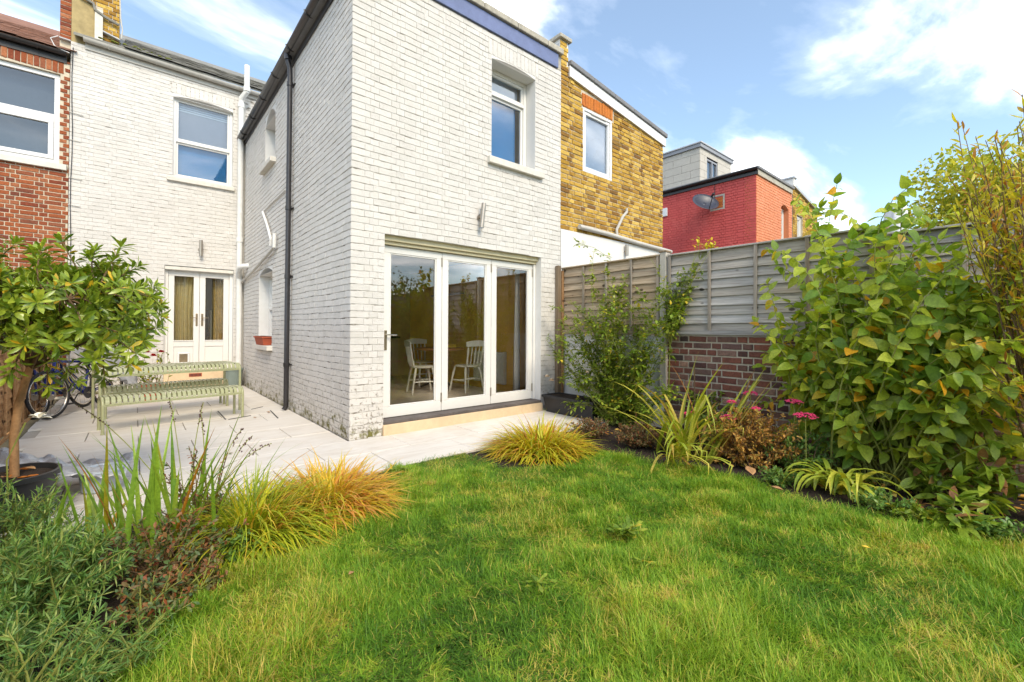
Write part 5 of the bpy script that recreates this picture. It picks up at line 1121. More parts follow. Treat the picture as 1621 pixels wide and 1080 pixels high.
# --- small evergreen tree in the tub, left
SH = [leaf_shape(w_, obov, f, d) for w_, f, d in ((.25, .35, .18), (.29, .2, .30), (.23, .45, .05), (.27, .3, .42))]
TB = np.array([PT[0]+.03, PT[1]+.0, .28])
def toward(x, y, depth): d = ray(x, y); return CAM+d*depth
dT = float((TB-CAM)@FW)
tree = Plant('evergreen_tree', TB, 'small evergreen tree with glossy whorled leaves in the dark tub', 'tree', 'leaf_tree', SH, 'twig'); r = tree.rng
fork = toward(48, 580, dT+.05)
trunk = [TB, toward(22, 690, dT), toward(30, 640, dT), toward(40, 605, dT+.02), fork]
MB().tube([tuple(p) for p in trunk], [.024, .022, .021, .020, .018], 12).build('trunk', 'bark', tree.t, True)
tips = []
for k in range(230):
    th = r.uniform(0, 2*math.pi); ph = r.uniform(-.60, 1.05); rad = r.uniform(.55, 1.03)
    e = np.array([math.cos(th)*math.cos(ph)*.60, math.sin(th)*math.cos(ph)*.52, math.sin(ph)*(.46 if ph > 0 else .40)])*rad
    tips.append(toward(66, 500, dT+.12)+np.array([.02, .02, 0])+e)
for (x, y, dd) in ((235, 470, .25), (250, 500, .2), (215, 425, .3), (225, 540, .15), (205, 575, .1), (240, 455, .3), (190, 395, .25), (165, 595, .1), (60, 400, 0), (100, 385, .1), (20, 390, -.1), (150, 400, .2), (245, 520, .2), (200, 500, .1), (180, 450, .1), (225, 490, 0), (210, 460, .0), (75, 610, 0), (110, 590, .1), (215, 560, 0), (15, 590, -.15), (120, 600, 0), (150, 570, -.1), (40, 545, -.25), (90, 545, -.25), (130, 520, -.2), (60, 480, -.3), (110, 450, -.2), (20, 460, -.2), (160, 540, -.1), (185, 525, 0)):
    tips.append(toward(x, y, dT+dd))
hubs = [fork+np.array([.0, .0, .10])+vr(r, .06) for _ in range(6)]
hubs = [fork+(np.array(h)-fork)*1.0 for h in hubs]
mids = []
for k in range(16):
    th = k*2.4; mids.append(toward(72, 520, dT+.08)+np.array([math.cos(th)*.30, math.sin(th)*.26, r.uniform(-.12, .26)]))
for m_ in mids: tree.branch(tree.curve(fork-np.array([0, 0, .02]), m_, .02, vr(r, .02)), .011, .005, 6)
for tp in tips:
    m_ = min(mids, key=lambda q: np.linalg.norm(q-tp)+r.uniform(0, .08)); pts = tree.curve(m_, tp, r.uniform(-.02, .04), vr(r, .015), 6); tree.branch(pts, .006, .0035, 5)
    ax_ = unit(unit(tp-m_)+np.array([0, 0, .35]))
    for (q, cnt, spread) in ((tp, int(r.integers(13, 19)), 1.0), (pts[4], 9, 1.3), (pts[3], 8, 1.4), (pts[2], 6, 1.4)):
        e1_ = unit(np.cross(ax_, (.3, .2, .9))); e2_ = np.cross(ax_, e1_)
        for i in range(cnt):
            a = i*2.39996+r.uniform(-.3, .3); f = (i+.5)/cnt; s_ = (.35+.95*f)*spread
            d = ax_*(1-f*.75)+(e1_*math.cos(a)+e2_*math.sin(a))*s_; d[2] -= .12*f
            tree.leaf(q+ax_*(.015*(1-f)), d, ax_+vr(r, .15), r.uniform(.055, .098), r.normal(0, .25))
tree.done(300, 'branches', 'leaf', 'crown')
for k in range(5):
    a = toward(50+8*k, 575+5*(k % 2), dT-.08)

# --- broad-leaved shrub on the right
SHC = [leaf_shape(w_, ovate, f, d, 6, wv) for w_, f, d, wv in ((.60, .30, .25, .008), (.66, .18, .38, .012), (.55, .42, .15, .006), (.62, .1, .5, .01))]
CB = at(1452, 742); CB = np.array([2.98, -4.15, -.01])
cor = Plant('broadleaf_shrub', CB, 'large broad-leaved green shrub spreading in front of the grey fence', 'shrub', 'leaf_cornus', SHC, 'twig_green'); r = cor.rng
def pair_stem(pl, pts, r0, r1, n, ln, spread=.9, droop=.25, start=.25, tiptuft=True):
    pl.branch(pts, r0, r1, 5); r = pl.rng; P = np.array(pts); 
    for i in range(n):
        t = start+(1-start)*(i+.5)/n; f = t*(len(P)-1); k = min(int(f), len(P)-2); p = P[k]+(P[k+1]-P[k])*(f-k); ax_ = unit(P[k+1]-P[k])
        e1_ = unit(np.cross(ax_, (0, 0, 1.)) if abs(ax_[2]) < .95 else np.array([1., 0, 0])); e2_ = np.cross(ax_, e1_); a0_ = i*1.45+r.uniform(-.3, .3)
        for s_ in (0, math.pi):
            dd = e1_*math.cos(a0_+s_)+e2_*math.sin(a0_+s_); d = ax_*.45+dd*spread+np.array([-.18, -.08, -droop+r.normal(0, .38)])
            pl.leaf(p, d, np.array([-.55, -.30, .75])+vr(r, .45), r.uniform(*ln)*(1.1-.45*t)*(.6 if r.uniform() < .18 else 1), r.normal(0, .4))
    if tiptuft:
        for k in range(3): pl.leaf(P[-1], unit(P[-1]-P[-2])+vr(r, .5), (0, 0, 1), r.uniform(*ln)*.6)
ends = []
for k in range(110):
    v = r.uniform(-5.25, -3.2); z = r.uniform(.35, 1.95); u_ = 3.30-r.uniform(0, 1)*(.75 if z < 1.3 else .5)*(1-.25*abs((v+4.2)/1.05)); 
    if v > -3.6 and z > 1.55: z = r.uniform(.5, 1.5)
    ends.append(np.array([u_, v, z]))
for (x, y, uu) in ((1325, 292, 3.15), (1298, 330, 3.15), (1275, 330, 3.2), (1262, 318, 3.2), (1440, 295, 2.95), (1428, 330, 2.95), (1385, 365, 3.1), (1350, 380, 3.1), (1460, 340, 2.9), (1500, 340, 2.9), (1215, 395, 3.25), (1230, 420, 3.2), (1215, 450, 3.2), (1195, 510, 3.2), (1215, 560, 3.0), (1200, 580, 3.0), (1245, 615, 2.85), (1300, 640, 2.7), (1330, 660, 2.65), (1360, 680, 2.6), (1400, 650, 2.6), (1270, 600, 2.75), (1500, 600, 2.65), (1450, 580, 2.6), (1420, 540, 2.6), (1480, 520, 2.6), (1540, 470, 2.7), (1560, 430, 2.8), (1380, 500, 2.7), (1460, 400, 2.8), (1490, 380, 2.8), (1520, 410, 2.75), (1545, 350, 2.8), (1480, 440, 2.7), (1430, 420, 2.8), (1400, 410, 2.9), (1340, 440, 3.0), (1300, 430, 3.05), (1270, 450, 3.1), (1250, 480, 3.1), (1240, 520, 3.1), (1580, 500, 2.6), (1600, 540, 2.5), (1530, 540, 2.6), (1310, 400, 3.1), (1360, 460, 2.9), (1410, 470, 2.7), (1290, 520, 2.9), (1330, 570, 2.8), (1370, 600, 2.6), (1570, 400, 2.7), (1600, 440, 2.6), (1615, 480, 2.5), (1560, 480, 2.6), (1540, 520, 2.6), (1585, 560, 2.5), (1620, 540, 2.4), (1630, 430, 2.5), (1550, 600, 2.5), (1510, 640, 2.5), (1590, 380, 2.7), (1625, 390, 2.6), (1520, 450, 2.7), (1500, 480, 2.65), (1610, 610, 2.4)):
    ends.append(on(0, uu, x, y))
for e in ends:
    b0 = CB+np.array([r.normal(0, .08), r.normal(0, .20), 0]); L_ = np.linalg.norm(e-b0); pts = cor.curve(b0, e, .16*L_, vr(r, .08)*L_, 9)
    pair_stem(cor, pts, .007, .0028, int(3+L_*5.2), (.11, .19), droop=.45, start=.36)
cor.done(300, 'stem')

# --- willowy yellow shrub at the right edge
SHW = [leaf_shape(w_, lance, f, d) for w_, f, d in ((.20, .3, .1), (.22, .2, .3), (.17, .4, .0))]
wl_ = Plant('yellow_shrub', (2.75, -5.05, 0), 'shrub with narrow yellow and bronze leaves at the right edge', 'shrub', 'leaf_willow', SHW, 'twig'); r = wl_.rng; wb = np.array([2.75, -5.1, -.01])
for (x, y, uu) in ((1540, 250, 2.7), (1575, 220, 2.6), (1610, 200, 2.6), (1600, 260, 2.5), (1560, 300, 2.6), (1590, 330, 2.6), (1615, 300, 2.5), (1525, 330, 2.7), (1605, 380, 2.5), (1570, 390, 2.6), (1615, 420, 2.5), (1535, 380, 2.7), (1618, 150, 2.5), (1600, 460, 2.5), (1640, 250, 2.5), (1650, 350, 2.4), (1590, 280, 2.7), (1618, 340, 2.6), (1560, 265, 2.65)):
    e = on(0, uu, x, y); L_ = np.linalg.norm(e-wb); pts = wl_.curve(wb+vr(r, .05)*np.array([1, 1, 0]), e, .05, vr(r, .05), 9); wl_.branch(pts, .009, .003, 5); P = np.array(pts)
    for i in range(44):
        f = (.40+.60*(i+.5)/44)*(len(P)-1); k = min(int(f), len(P)-2); p = P[k]+(P[k+1]-P[k])*(f-k); ax_ = unit(P[k+1]-P[k]); wl_.leaf(p, ax_*.9+vr(r, .55)+np.array([0, 0, .2]), vr(r, 1)+np.array([0, 0, 1]), r.uniform(.06, .10))
for k in range(30):
    e = on(0, r.uniform(2.35, 2.75), r.uniform(1500, 1640), r.uniform(190, 430)); pts = wl_.curve(wb+vr(r, .06)*np.array([1, 1, 0])+np.array([0, 0, .5]), e, .08, vr(r, .07), 8); wl_.branch(pts, .006, .002, 5); P = np.array(pts)
    for i in range(30):
        f = (.45+.55*(i+.5)/30)*(len(P)-1); q = min(int(f), len(P)-2); p = P[q]+(P[q+1]-P[q])*(f-q); wl_.leaf(p, unit(P[q+1]-P[q])*.8+vr(r, .6), vr(r, 1)+np.array([-.4, -.2, 1]), r.uniform(.055, .095))
for (x, y, uu) in ((1540, 600, 2.45), (1560, 580, 2.4), (1590, 570, 2.4), (1610, 590, 2.35), (1575, 620, 2.4), (1545, 640, 2.45), (1600, 640, 2.35), (1620, 620, 2.3), (1630, 560, 2.35), (1550, 560, 2.5)):
    e = on(0, uu, x, y); b0 = np.array([2.65, -5.3, .25]); pts = wl_.curve(b0, e, .03, vr(r, .03), 7); wl_.branch(pts, .006, .002, 5); P = np.array(pts)
    for i in range(26):
        f = (.35+.65*(i+.5)/26)*(len(P)-1); k = min(int(f), len(P)-2); p = P[k]+(P[k+1]-P[k])*(f-k); ax_ = unit(P[k+1]-P[k]); wl_.leaf(p, ax_*1.1+vr(r, .5)+np.array([0, 0, .15]), (0, 0, 1), r.uniform(.05, .09))
wl_.done(300, 'stem')

# --- climbing rose by the doors
SHR = [leaf_shape(w_, ovate, f, d, 4) for w_, f, d in ((.62, .3, .15), (.55, .2, .3), (.6, .4, .1))]
rs_ = Plant('climbing_rose', (3.1, -1.25, 0), 'sprawling climbing rose with small leaves beside the folding doors', 'rose', 'leaf_rose', SHR, 'twig_green'); r = rs_.rng; rb = np.array([3.08, -1.35, -.01])
def compound(pl, p, d, ln):
    d = unit(d); sd = unit(np.cross(d, (0, 0, 1.))+1e-3); pl.branch([p, p+d*ln*1.5], .0012, .0008, 4)
    for f, s_ in ((.5, -1), (.55, 1), (1.0, -1), (1.05, 1), (1.5, 0)): pl.leaf(p+d*ln*f, d*(.5 if s_ else 1)+sd*s_*.85+vr(pl.rng, .12), (0, 0, 1), ln*pl.rng.uniform(.8, 1.15))
ends = [on(0, uu, x, y) for x, y, uu in ((880, 560, 3.0), (890, 520, 3.1), (905, 480, 3.15), (925, 440, 3.2), (915, 385, 3.3), (940, 400, 3.3), (955, 430, 3.2), (970, 450, 3.2), (990, 440, 3.3), (1020, 470, 3.3), (885, 600, 2.9), (900, 640, 2.9), (930, 560, 2.9), (960, 520, 3.0), (990, 500, 3.05), (1020, 520, 3.1), (1040, 550, 3.1), (1000, 560, 2.95), (970, 600, 2.8), (940, 620, 2.8), (1010, 610, 2.8), (1050, 600, 3.0), (1060, 560, 3.1), (1045, 510, 3.2), (980, 640, 2.75), (1030, 650, 2.75), (910, 540, 3.0), (950, 480, 3.1), (935, 510, 3.0), (960, 560, 2.9), (900, 585, 2.95), (985, 545, 2.9), (1010, 490, 3.2), (965, 470, 3.2), (920, 600, 2.85))]
for k in range(66): ends.append(on(0, r.uniform(2.7, 3.2), r.uniform(875, 1085), r.uniform(450, 670)))
for k in range(22): ends.append(np.array([r.uniform(2.6, 3.3), r.uniform(-2.0, -.4), r.uniform(.2, 1.2)]))
for e in ends:
    L_ = np.linalg.norm(e-rb); pts = rs_.curve(rb+np.array([r.normal(0, .06), r.normal(0, .12), 0]), e, .12*L_, vr(r, .05)*L_, 9); rs_.branch(pts, .006, .002, 5); P = np.array(pts)
    for i in range(int(7+L_*11)):
        f = (.25+.75*r.uniform())*(len(P)-1.001); k = int(f); p = P[k]+(P[k+1]-P[k])*(f-k); compound(rs_, p, (P[k+1]-P[k])*3+vr(r, .7)+np.array([0, 0, .15]), r.uniform(.042, .062))
rs_.done(300, 'cane')
def bloom(par, p, R, mat, n=14, seed=0):
    rr = np.random.default_rng(seed+3); b = MB(); V, F = leaf_shape(.9, obov, .4, .3)
    for k in range(n):
        a = k*2.4; el = .2+1.1*(k/n); d = np.array([math.cos(a)*math.cos(el), math.sin(a)*math.cos(el), math.sin(el)]); x = unit(np.cross(d, (0, 0, 1.))); z = np.cross(x, d); M = np.stack([x, d, z], 1)*R*rr.uniform(.8, 1.1); b.add((V@M.T+p).tolist(), F)
    return b.build('flower', mat, par, True)
for k, (x, y, uu) in enumerate(((866, 597, 2.9), (873, 603, 2.9), (900, 515, 3.1), (930, 590, 2.85), (1003, 455, 3.3))): bloom(rs_.t, on(0, uu, x, y), .045 if k < 2 else .03, 'petal_cream', 12, k)
MB().tube([on(0, 3.0, 1008, 690), on(0, 3.0, 1003, 555)], .011, 8).build('bamboo_cane', 'bamboo', None, True, label='orange-brown bamboo cane standing in the climbing rose', cat='cane')
MB().tube([on(0, 3.25, 1100, 660), on(0, 3.25, 1099, 575)], .008, 8).build('bamboo_cane', 'twig', None, True, label='thin grey stick standing against the dark brick wall', cat='cane')
# second climber on the fence, with a yellow tip
cl = Plant('fence_climber', (3.3, -2.2, 0), 'leafy climber around the fence post with yellow tips above the fence', 'climber', 'leaf_rose', SHR, 'twig_green'); r = cl.rng; cb_ = np.array([3.33, -1.98, 1.05])
for x, y, uu in ((1075, 450, 3.3), (1090, 430, 3.3), (1100, 400, 3.3), (1115, 385, 3.36), (1128, 392, 3.36), (1060, 480, 3.3), (1080, 470, 3.25), (1055, 500, 3.25), (1070, 500, 3.25), (1095, 450, 3.3), (1045, 460, 3.25), (1060, 440, 3.3), (1105, 420, 3.3), (1030, 410, 3.3), (1075, 425, 3.32)):
    e = on(0, uu, x, y); pts = cl.curve(cb_, e, .03, vr(r, .05), 9); cl.branch(pts, .006, .002, 5); P = np.array(pts)
    for i in range(18):
        f = (.3+.5*r.uniform())*(len(P)-1.001); k = int(f); p = P[k]+(P[k+1]-P[k])*(f-k); compound(cl, p, (P[k+1]-P[k])*2+vr(r, .6), r.uniform(.04, .06))
cl.branch([np.array([3.34, -1.98, 0]), np.array([3.36, -1.95, .5]), cb_], .009, .007); cl.done(150, 'cane')
yt = Plant('yellow_sprig', (3.4, -2.5, 2.2), 'sprig of yellow leaves poking over the fence top by the red house', 'sprig', 'leaf_golden', SHR, 'twig_green'); r = yt.rng
for k in range(14):
    e = on(0, 3.42, r.uniform(1098, 1132), r.uniform(380, 398)); p0 = on(0, 3.40, 1108, 412); yt.branch([p0, e], .003, .0015, 4)
    for q in range(5): yt.leaf(e+vr(r, .02), vr(r, 1)+np.array([0, 0, .2]), (0, 0, 1), r.uniform(.035, .06))
yt.done(70)

# --- blades: strips that bend over
def blade_arrays(base, az, el, ln, wd, bend, S, taper=1.0, twist=None):
    n = len(az); V = np.empty((n, (S+1)*2, 3)); p = base.copy(); ang = el.copy(); side = np.stack([-np.sin(az), np.cos(az), np.zeros(n)], 1)
    for i in range(S+1):
        t = i/S; w_ = wd*(1-t**1.8*taper)*(.55+.45*min(1, t*4)); V[:, 2*i] = p-side*(w_*.5)[:, None]; V[:, 2*i+1] = p+side*(w_*.5)[:, None]
        p = p+np.stack([np.cos(ang)*np.cos(az), np.cos(ang)*np.sin(az), np.sin(ang)], 1)*(ln/S)[:, None]; ang = ang-bend/S
    return V, [(2*i, 2*i+1, 2*i+3, 2*i+2) for i in range(S)]
def grass_clump(name, c, R, n, h, mat, label, cat, bias=(0, 0), group=None, el_lo=.35, bend=(.5, 2.6), wd=(.008, .016)):
    t = thing(name, c, label, cat, group); r = np.random.default_rng(sum(map(ord, label)))
    rad = R*.55*np.sqrt(r.uniform(0, 1, n)); a = r.uniform(0, 2*math.pi, n); base = np.stack([c[0]+rad*np.cos(a), c[1]+rad*np.sin(a), np.zeros(n)], 1)
    az = a+r.normal(0, .6, n); out = rad/(R*.55); el = 1.45-out*(1.45-el_lo)+r.normal(0, .16, n)
    dx = np.cos(az)+bias[0]; dy = np.sin(az)+bias[1]; az = np.arctan2(dy, dx)
    ln = h*r.uniform(.55, 1.15, n); V, F = blade_arrays(base, az, el, ln, r.uniform(*wd, n), r.uniform(*bend, n), 5)
    V[:, :, 2] = np.maximum(V[:, :, 2], .004)
    bulk('blades', V, F, 12, mat, t, r.uniform(0, 1, n), 'stuff'); return t
c1 = at(405, 838); c2 = at(528, 800); c3 = at(855, 712)
grass_clump('ornamental_grass', (c1[0], c1[1], 0), .60, 1500, .46, 'leaf_goldgreen', 'yellow-green arching grass clump left of its orange neighbour', 'grass', (.1, -.1), 'arching golden grasses')
grass_clump('ornamental_grass', (c2[0], c2[1]+.05, 0), .54, 1400, .42, 'leaf_goldorange', 'orange-tinged arching grass clump at the end of the left bed', 'grass', (.25, -.05), 'arching golden grasses', wd=(.009, .019))
grass_clump('ornamental_grass', (c3[0], c3[1], 0), .66, 1300, .44, 'leaf_golden', 'round golden grass clump at the patio edge before the doors', 'grass', (0, 0), 'arching golden grasses', wd=(.011, .021))

def sword_plant(name, c, n, h, wd, spread, mat, label, cat, el=(1.1, 1.55), bend=(.05, .6), nind=60, sh=None, az=None, R=.1, kink=.0, uneven=.25):
    t = thing(name, (c[0], c[1], 0), label, cat); r = np.random.default_rng(sum(map(ord, label))); pinv = WM(t).inverted()
    for k in range(n):
        a = r.uniform(0, 2*math.pi) if az is None else r.uniform(*az); b0 = np.array([c[0]+r.normal(0, R), c[1]+r.normal(0, R), -.005]); e = r.uniform(*el); bd = r.uniform(*bend); L_ = h*r.uniform(1-uneven*1.6, 1+uneven*.6); S = 9
        V = []; p = b0.copy(); ang = e; kk = r.uniform(.45, .8) if r.uniform() < kink else 9; kd = False; W_ = r.uniform(*wd); tw = r.normal(0, .5)
        for i in range(S+1):
            f = i/S; w_ = W_*(1-f**2.6)*(.7+.3*min(1, f*3))+.0006; th = a+tw*f; side = np.array([-math.sin(th), math.cos(th), 0]); upv = np.array([-math.cos(a)*math.sin(ang), -math.sin(a)*math.sin(ang), math.cos(ang)])
            V += [p-side*w_*.5+upv*w_*.12, p-upv*w_*.06, p+side*w_*.5+upv*w_*.12]
            p = p+np.array([math.cos(ang)*math.cos(a), math.cos(ang)*math.sin(a), math.sin(ang)])*L_/S; ang -= bd/S*(1+f)
            if f > kk and not kd: ang -= r.uniform(1.0, 2.0); kd = True
            p[2] = max(p[2], .01)
        F = []
        for i in range(S): F += [(3*i, 3*i+1, 3*i+4, 3*i+3), (3*i+1, 3*i+2, 3*i+5, 3*i+4)]
        me = bpy.data.meshes.new('leaf'); me.from_pydata([tuple(v) for v in V], [], F); me.materials.append(MATS[mat]); me.polygons.foreach_set('use_smooth', [True]*len(F)); o = bpy.data.objects.new('leaf', me); COL.objects.link(o); o.parent = t; o.matrix_parent_inverse = pinv
    return t
ci = at(225, 880); iris = sword_plant('iris', ci, 44, .72, (.020, .036), .2, 'leaf_iris', 'tall green sword leaves rising in front of the patio table', 'iris', (1.2, 1.56), (.0, .35), R=.13, uneven=.3)
ci2 = at(310, 850); sword_plant('iris', ci2, 30, .66, (.012, .022), .2, 'leaf_iris', 'thinner sword leaves leaning right beside the reddish bush', 'iris', (1.0, 1.5), (.1, .8), R=.09, az=(-1.2, 1.0))
sword_plant('iris', at(120, 860), 9, .50, (.018, .026), .2, 'leaf_iris', 'low arching sword leaves in front of the tree tub', 'iris', (.7, 1.1), (.6, 1.3), R=.08, az=(-.8, 2.5))
sp_t = thing('seed_stalks', ci2, 'thin arching stalks with dark seed beads over the paving', 'seed stalks'); r = np.random.default_rng(5)
for (x, y, dd) in ((268, 630, 3.4), (322, 637, 3.4), (385, 678, 3.2), (430, 702, 3.1), (318, 655, 3.2), (120, 640, 3.3), (400, 690, 3.0)):
    e = toward(x, y, dd); b0 = np.array([ci2[0], ci2[1], 0])+vr(r, .05)*np.array([1, 1, 0]); pts = [b0+(e-b0)*t+np.array([0, 0, .10])*4*t*(1-t) for t in np.linspace(0, 1, 10)]; st = MB().tube(pts, .0028, 5).build('stalk', 'twig_green', sp_t)
    bb = MB()
    for k in range(16):
        f = 6.3+2.7*k/16; i = int(f); p = pts[i]+(pts[min(9, i+1)]-pts[i])*(f-i)+vr(r, .006); bb.lathe([(0, -.007), (.0055, 0), (0, .007)], p, 6)
    bb.build('seeds', 'seed_dark', st)
cc_ = at(1085, 722); sword_plant('crocosmia', cc_, 50, .98, (.026, .048), .2, 'leaf_crocosmia', 'clump of yellowing collapsed sword leaves in the right bed', 'crocosmia', (.9, 1.5), (.2, 1.2), R=.09, kink=.6, uneven=.3)
sword_plant('crocosmia', at(1060, 735), 20, .80, (.022, .036), .2, 'leaf_crocosmia', 'pale withered sword leaves flopping onto the lawn edge', 'crocosmia', (.7, 1.3), (1.0, 2.0), R=.07, kink=.6, az=(3.0, 5.2))
sword_plant('crocosmia', at(1130, 730), 20, 1.02, (.03, .045), .2, 'leaf_crocosmia', 'upright pleated green blades leaning right before the brick wall', 'crocosmia', (.85, 1.2), (.0, .2), R=.05, az=(-.9, -.2))
cs_ = at(1325, 775); sword_plant('strap_leaf_clump', cs_, 60, .52, (.030, .046), .2, 'leaf_strap', 'drooping green strap leaves at the edge of the right bed', 'strap plant', (.7, 1.4), (1.6, 2.8), R=.07)

# --- fine-leaved bushes
def bush(name, c, rad, nst, leaf_n, ln, shapes, mat, label, cat, stem='twig', zc=.5, group=None, nind=0, whorl=False, zmin=.02, top=None):
    pl = Plant(name, (c[0], c[1], 0), label, cat, mat, shapes, stem, group); r = pl.rng
    for k in range(nst):
        d = vr(r, 1); d = d/np.linalg.norm(d)*r.uniform(.6, 1.0); e = np.array([c[0]+d[0]*rad[0], c[1]+d[1]*rad[1], max(zmin, rad[2]*zc*2*(.5+.5*d[2]))]); b0 = np.array([c[0]+r.normal(0, rad[0]*.18), c[1]+r.normal(0, rad[1]*.18), -.01])
        pts = pl.curve(b0, e, .05*rad[2], vr(r, .04)*rad[2], 6); pl.branch(pts, .005, .002, 5); P = np.array(pts)
        for i in range(leaf_n):
            f = (.3+.7*((i+.5)/leaf_n)**.7)*(len(P)-1.001); q = int(f); p = P[q]+(P[q+1]-P[q])*(f-q); ax_ = unit(P[q+1]-P[q]); dd = ax_*r.uniform(.2, 1.0)+vr(r, .7)+np.array([0, 0, .1]); pl.leaf(p, dd, np.array([0, 0, 1.])+vr(r, .4), r.uniform(*ln))
    return pl.done(nind)
SHN = [leaf_shape(w_, linear, f, d, 3) for w_, f, d in ((.10, .2, .1), (.12, .3, .3), (.09, .1, .0))]
SHS = [leaf_shape(w_, obov, f, d, 4) for w_, f, d in ((.4, .3, .1), (.45, .2, .3), (.35, .3, .0))]
ce = toward(50, 935, 1.85); ce[2] = 0; bush('euphorbia', ce, (.35, .38, .42), 150, 60, (.035, .062), SHN, 'leaf_euphorbia', 'blue-green bush of fine narrow leaves at the lower left corner', 'bush', 'twig_green')
ce2 = toward(10, 830, 2.35); ce2[2] = 0; bush('euphorbia', ce2, (.34, .30, .50), 80, 50, (.035, .06), SHN, 'leaf_euphorbia', 'feathery green bush behind the lower left corner bush', 'bush', 'twig_green')
ce3 = toward(40, 1080, 1.45); ce3[2] = 0; bush('euphorbia', ce3, (.32, .34, .30), 70, 50, (.032, .055), SHN, 'leaf_euphorbia', 'low blue-green bush at the bottom left edge of the lawn', 'bush', 'twig_green')
cr_ = at(262, 910); bush('reddish_bush', (cr_[0], cr_[1], 0), (.38, .30, .30), 100, 28, (.02, .040), SHS, 'leaf_redbush', 'low reddish bronze bush between sword leaves and golden grass', 'bush')
bush('reddish_bush', at(310, 850), (.22, .20, .62), 26, 22, (.018, .034), SHS, 'leaf_redbush', 'wispy russet stems rising beside the golden grass', 'bush')
bush('sedum_mound', at(935, 690), (.34, .26, .22), 90, 30, (.022, .04), SHS, 'leaf_sedum', 'dark red-green mound behind the golden grass clump', 'sedum')
bush('sedum_mound', at(1010, 705), (.34, .26, .26), 90, 30, (.022, .04), SHS, 'leaf_sedum', 'dark red-green mound left of the withered sword leaves', 'sedum')
bush('fern_patch', at(1010, 668), (.46, .42, .36), 90, 28, (.03, .055), SHS, 'leaf_fern', 'dark green undergrowth at the foot of the rose', 'undergrowth')
bush('bronze_bush', at(1190, 735), (.38, .50, .56), 170, 36, (.025, .045), SHS, 'leaf_brown', 'feathery orange-brown bush below the pink flowers', 'bush')
bush('fern_patch', at(1265, 745), (.34, .36, .38), 70, 26, (.03, .055), SHS, 'leaf_fern', 'green undergrowth between brown bush and strap leaves', 'undergrowth')
bush('fern_patch', at(1130, 690), (.3, .45, .62), 60, 24, (.03, .05), SHR, 'leaf_rose', 'small green leaves growing up the dark brick wall', 'undergrowth')
SHP = [leaf_shape(w_, lance, f, d, 6) for w_, f, d in ((.36, .25, .3), (.40, .15, .45), (.33, .35, .2))]
for (x, y, rad, n, lab) in ((1530, 800, (.30, .36, .50), 26, 'leafy peony with long green leaves at the right edge of the bed'), (1600, 770, (.30, .34, .62), 26, 'taller bronze-edged peony at the right border'), (1520, 835, (.14, .16, .22), 9, 'low rosette of peony leaves at the lawn edge'), (1470, 790, (.12, .12, .30), 8, 'small dark-leaved seedling under the big shrub')):
    bush('peony', at(x, y), rad, n, 9, (.10, .15), SHP, 'leaf_peony', lab, 'peony', 'twig_green', nind=220, group='peonies')
for (x, y, rad, mat_, shp, lab) in ((300, 935, (.20, .16, .16), 'leaf_sedum', SHS, 'low bronze ground cover at the curved edge of the left bed'), (235, 985, (.18, .20, .20), 'leaf_redbush', SHS, 'small russet tuft between blue-green bush and lawn'), (350, 890, (.20, .14, .16), 'leaf_fern', SHS, 'low green weeds between russet bush and golden grass'), (205, 1050, (.18, .18, .16), 'leaf_fern', SHN, 'fine green weeds at the bottom of the left bed'),
    (1400, 805, (.16, .26, .12), 'leaf_fern', SHS, 'low weeds beside the strap leaves'), (1470, 828, (.14, .24, .10), 'leaf_rose', SHR, 'creeping weeds along the bed edge before the peonies'), (1575, 850, (.16, .24, .12), 'leaf_fern', SHR, 'low weeds at the bed edge by the right border'), (1235, 765, (.16, .22, .14), 'leaf_fern', SHS, 'small ferny weeds in front of the brown bush'), (1060, 712, (.22, .2, .2), 'leaf_sedum', SHS, 'bronze ground cover at the foot of the sword leaves'), (1120, 700, (.25, .3, .34), 'leaf_rose', SHR, 'bushy green seedling against the foot of the brick wall')):
    bush('ground_cover', at(x, y), rad, 34, 22, (.022, .042), shp, mat_, lab, 'ground cover', 'twig_green')
# pink flat-topped sedum flowers
def flower_head(x, y, uu, R, label, mat='petal_pink'):
    uu -= .16; R *= 1.25; c = on(0, uu, x, y); t = thing('pink_sedum', (c[0], c[1], 0), label, 'flower', 'pink flower heads'); r = np.random.default_rng(int(x+y)); MB().tube([(c[0]+.02, c[1], 0), (c[0]+.01, c[1], c[2]*.6), c-np.array([0, 0, .02])], .004, 5).build('stem', 'twig_green', t); b = MB()
    for k in range(int(60*R/.05)):
        a = r.uniform(0, 6.28); q = R*math.sqrt(r.uniform()); p = c+np.array([q*math.cos(a), q*math.sin(a), R*.35*(1-(q/R)**2)+r.normal(0, .004)]); s_ = r.uniform(.006, .010); b.lathe([(0, -s_*.5), (s_, 0), (s_*.5, s_*.6), (0, s_*.7)], p, 5)
    b.build('flower_head', mat, t)
for a_ in ((1188, 624, 2.95, .055, 'topmost pink flower head against the brick wall'), (1155, 662, 2.75, .065, 'deep red-pink flower head beside the sword leaves'), (1092, 655, 2.85, .05, 'small pink flower head left among the sword leaves'), (1257, 637, 2.85, .06, 'dull pink flower head under the broad shrub, upper of two'), (1275, 660, 2.7, .075, 'widest pink flower head under the broad shrub'), (1197, 648, 2.8, .04, 'small pink flower head right of the deep red one'), (1158, 637, 2.85, .035, 'tiny pink flower head above the deep red one')): flower_head(*a_)
gp = (float(on(1, 4.9, 240, 575)[0]), 4.9, 0.); pot('terracotta_pot', gp, [(.10, 0), (.12, .01), (.16, .24), (.175, .245), (.175, .28), (.155, .28), (.14, .24), (0, .23)], 'terracotta', 'terracotta pot holding the red geranium behind the table', 'pot')
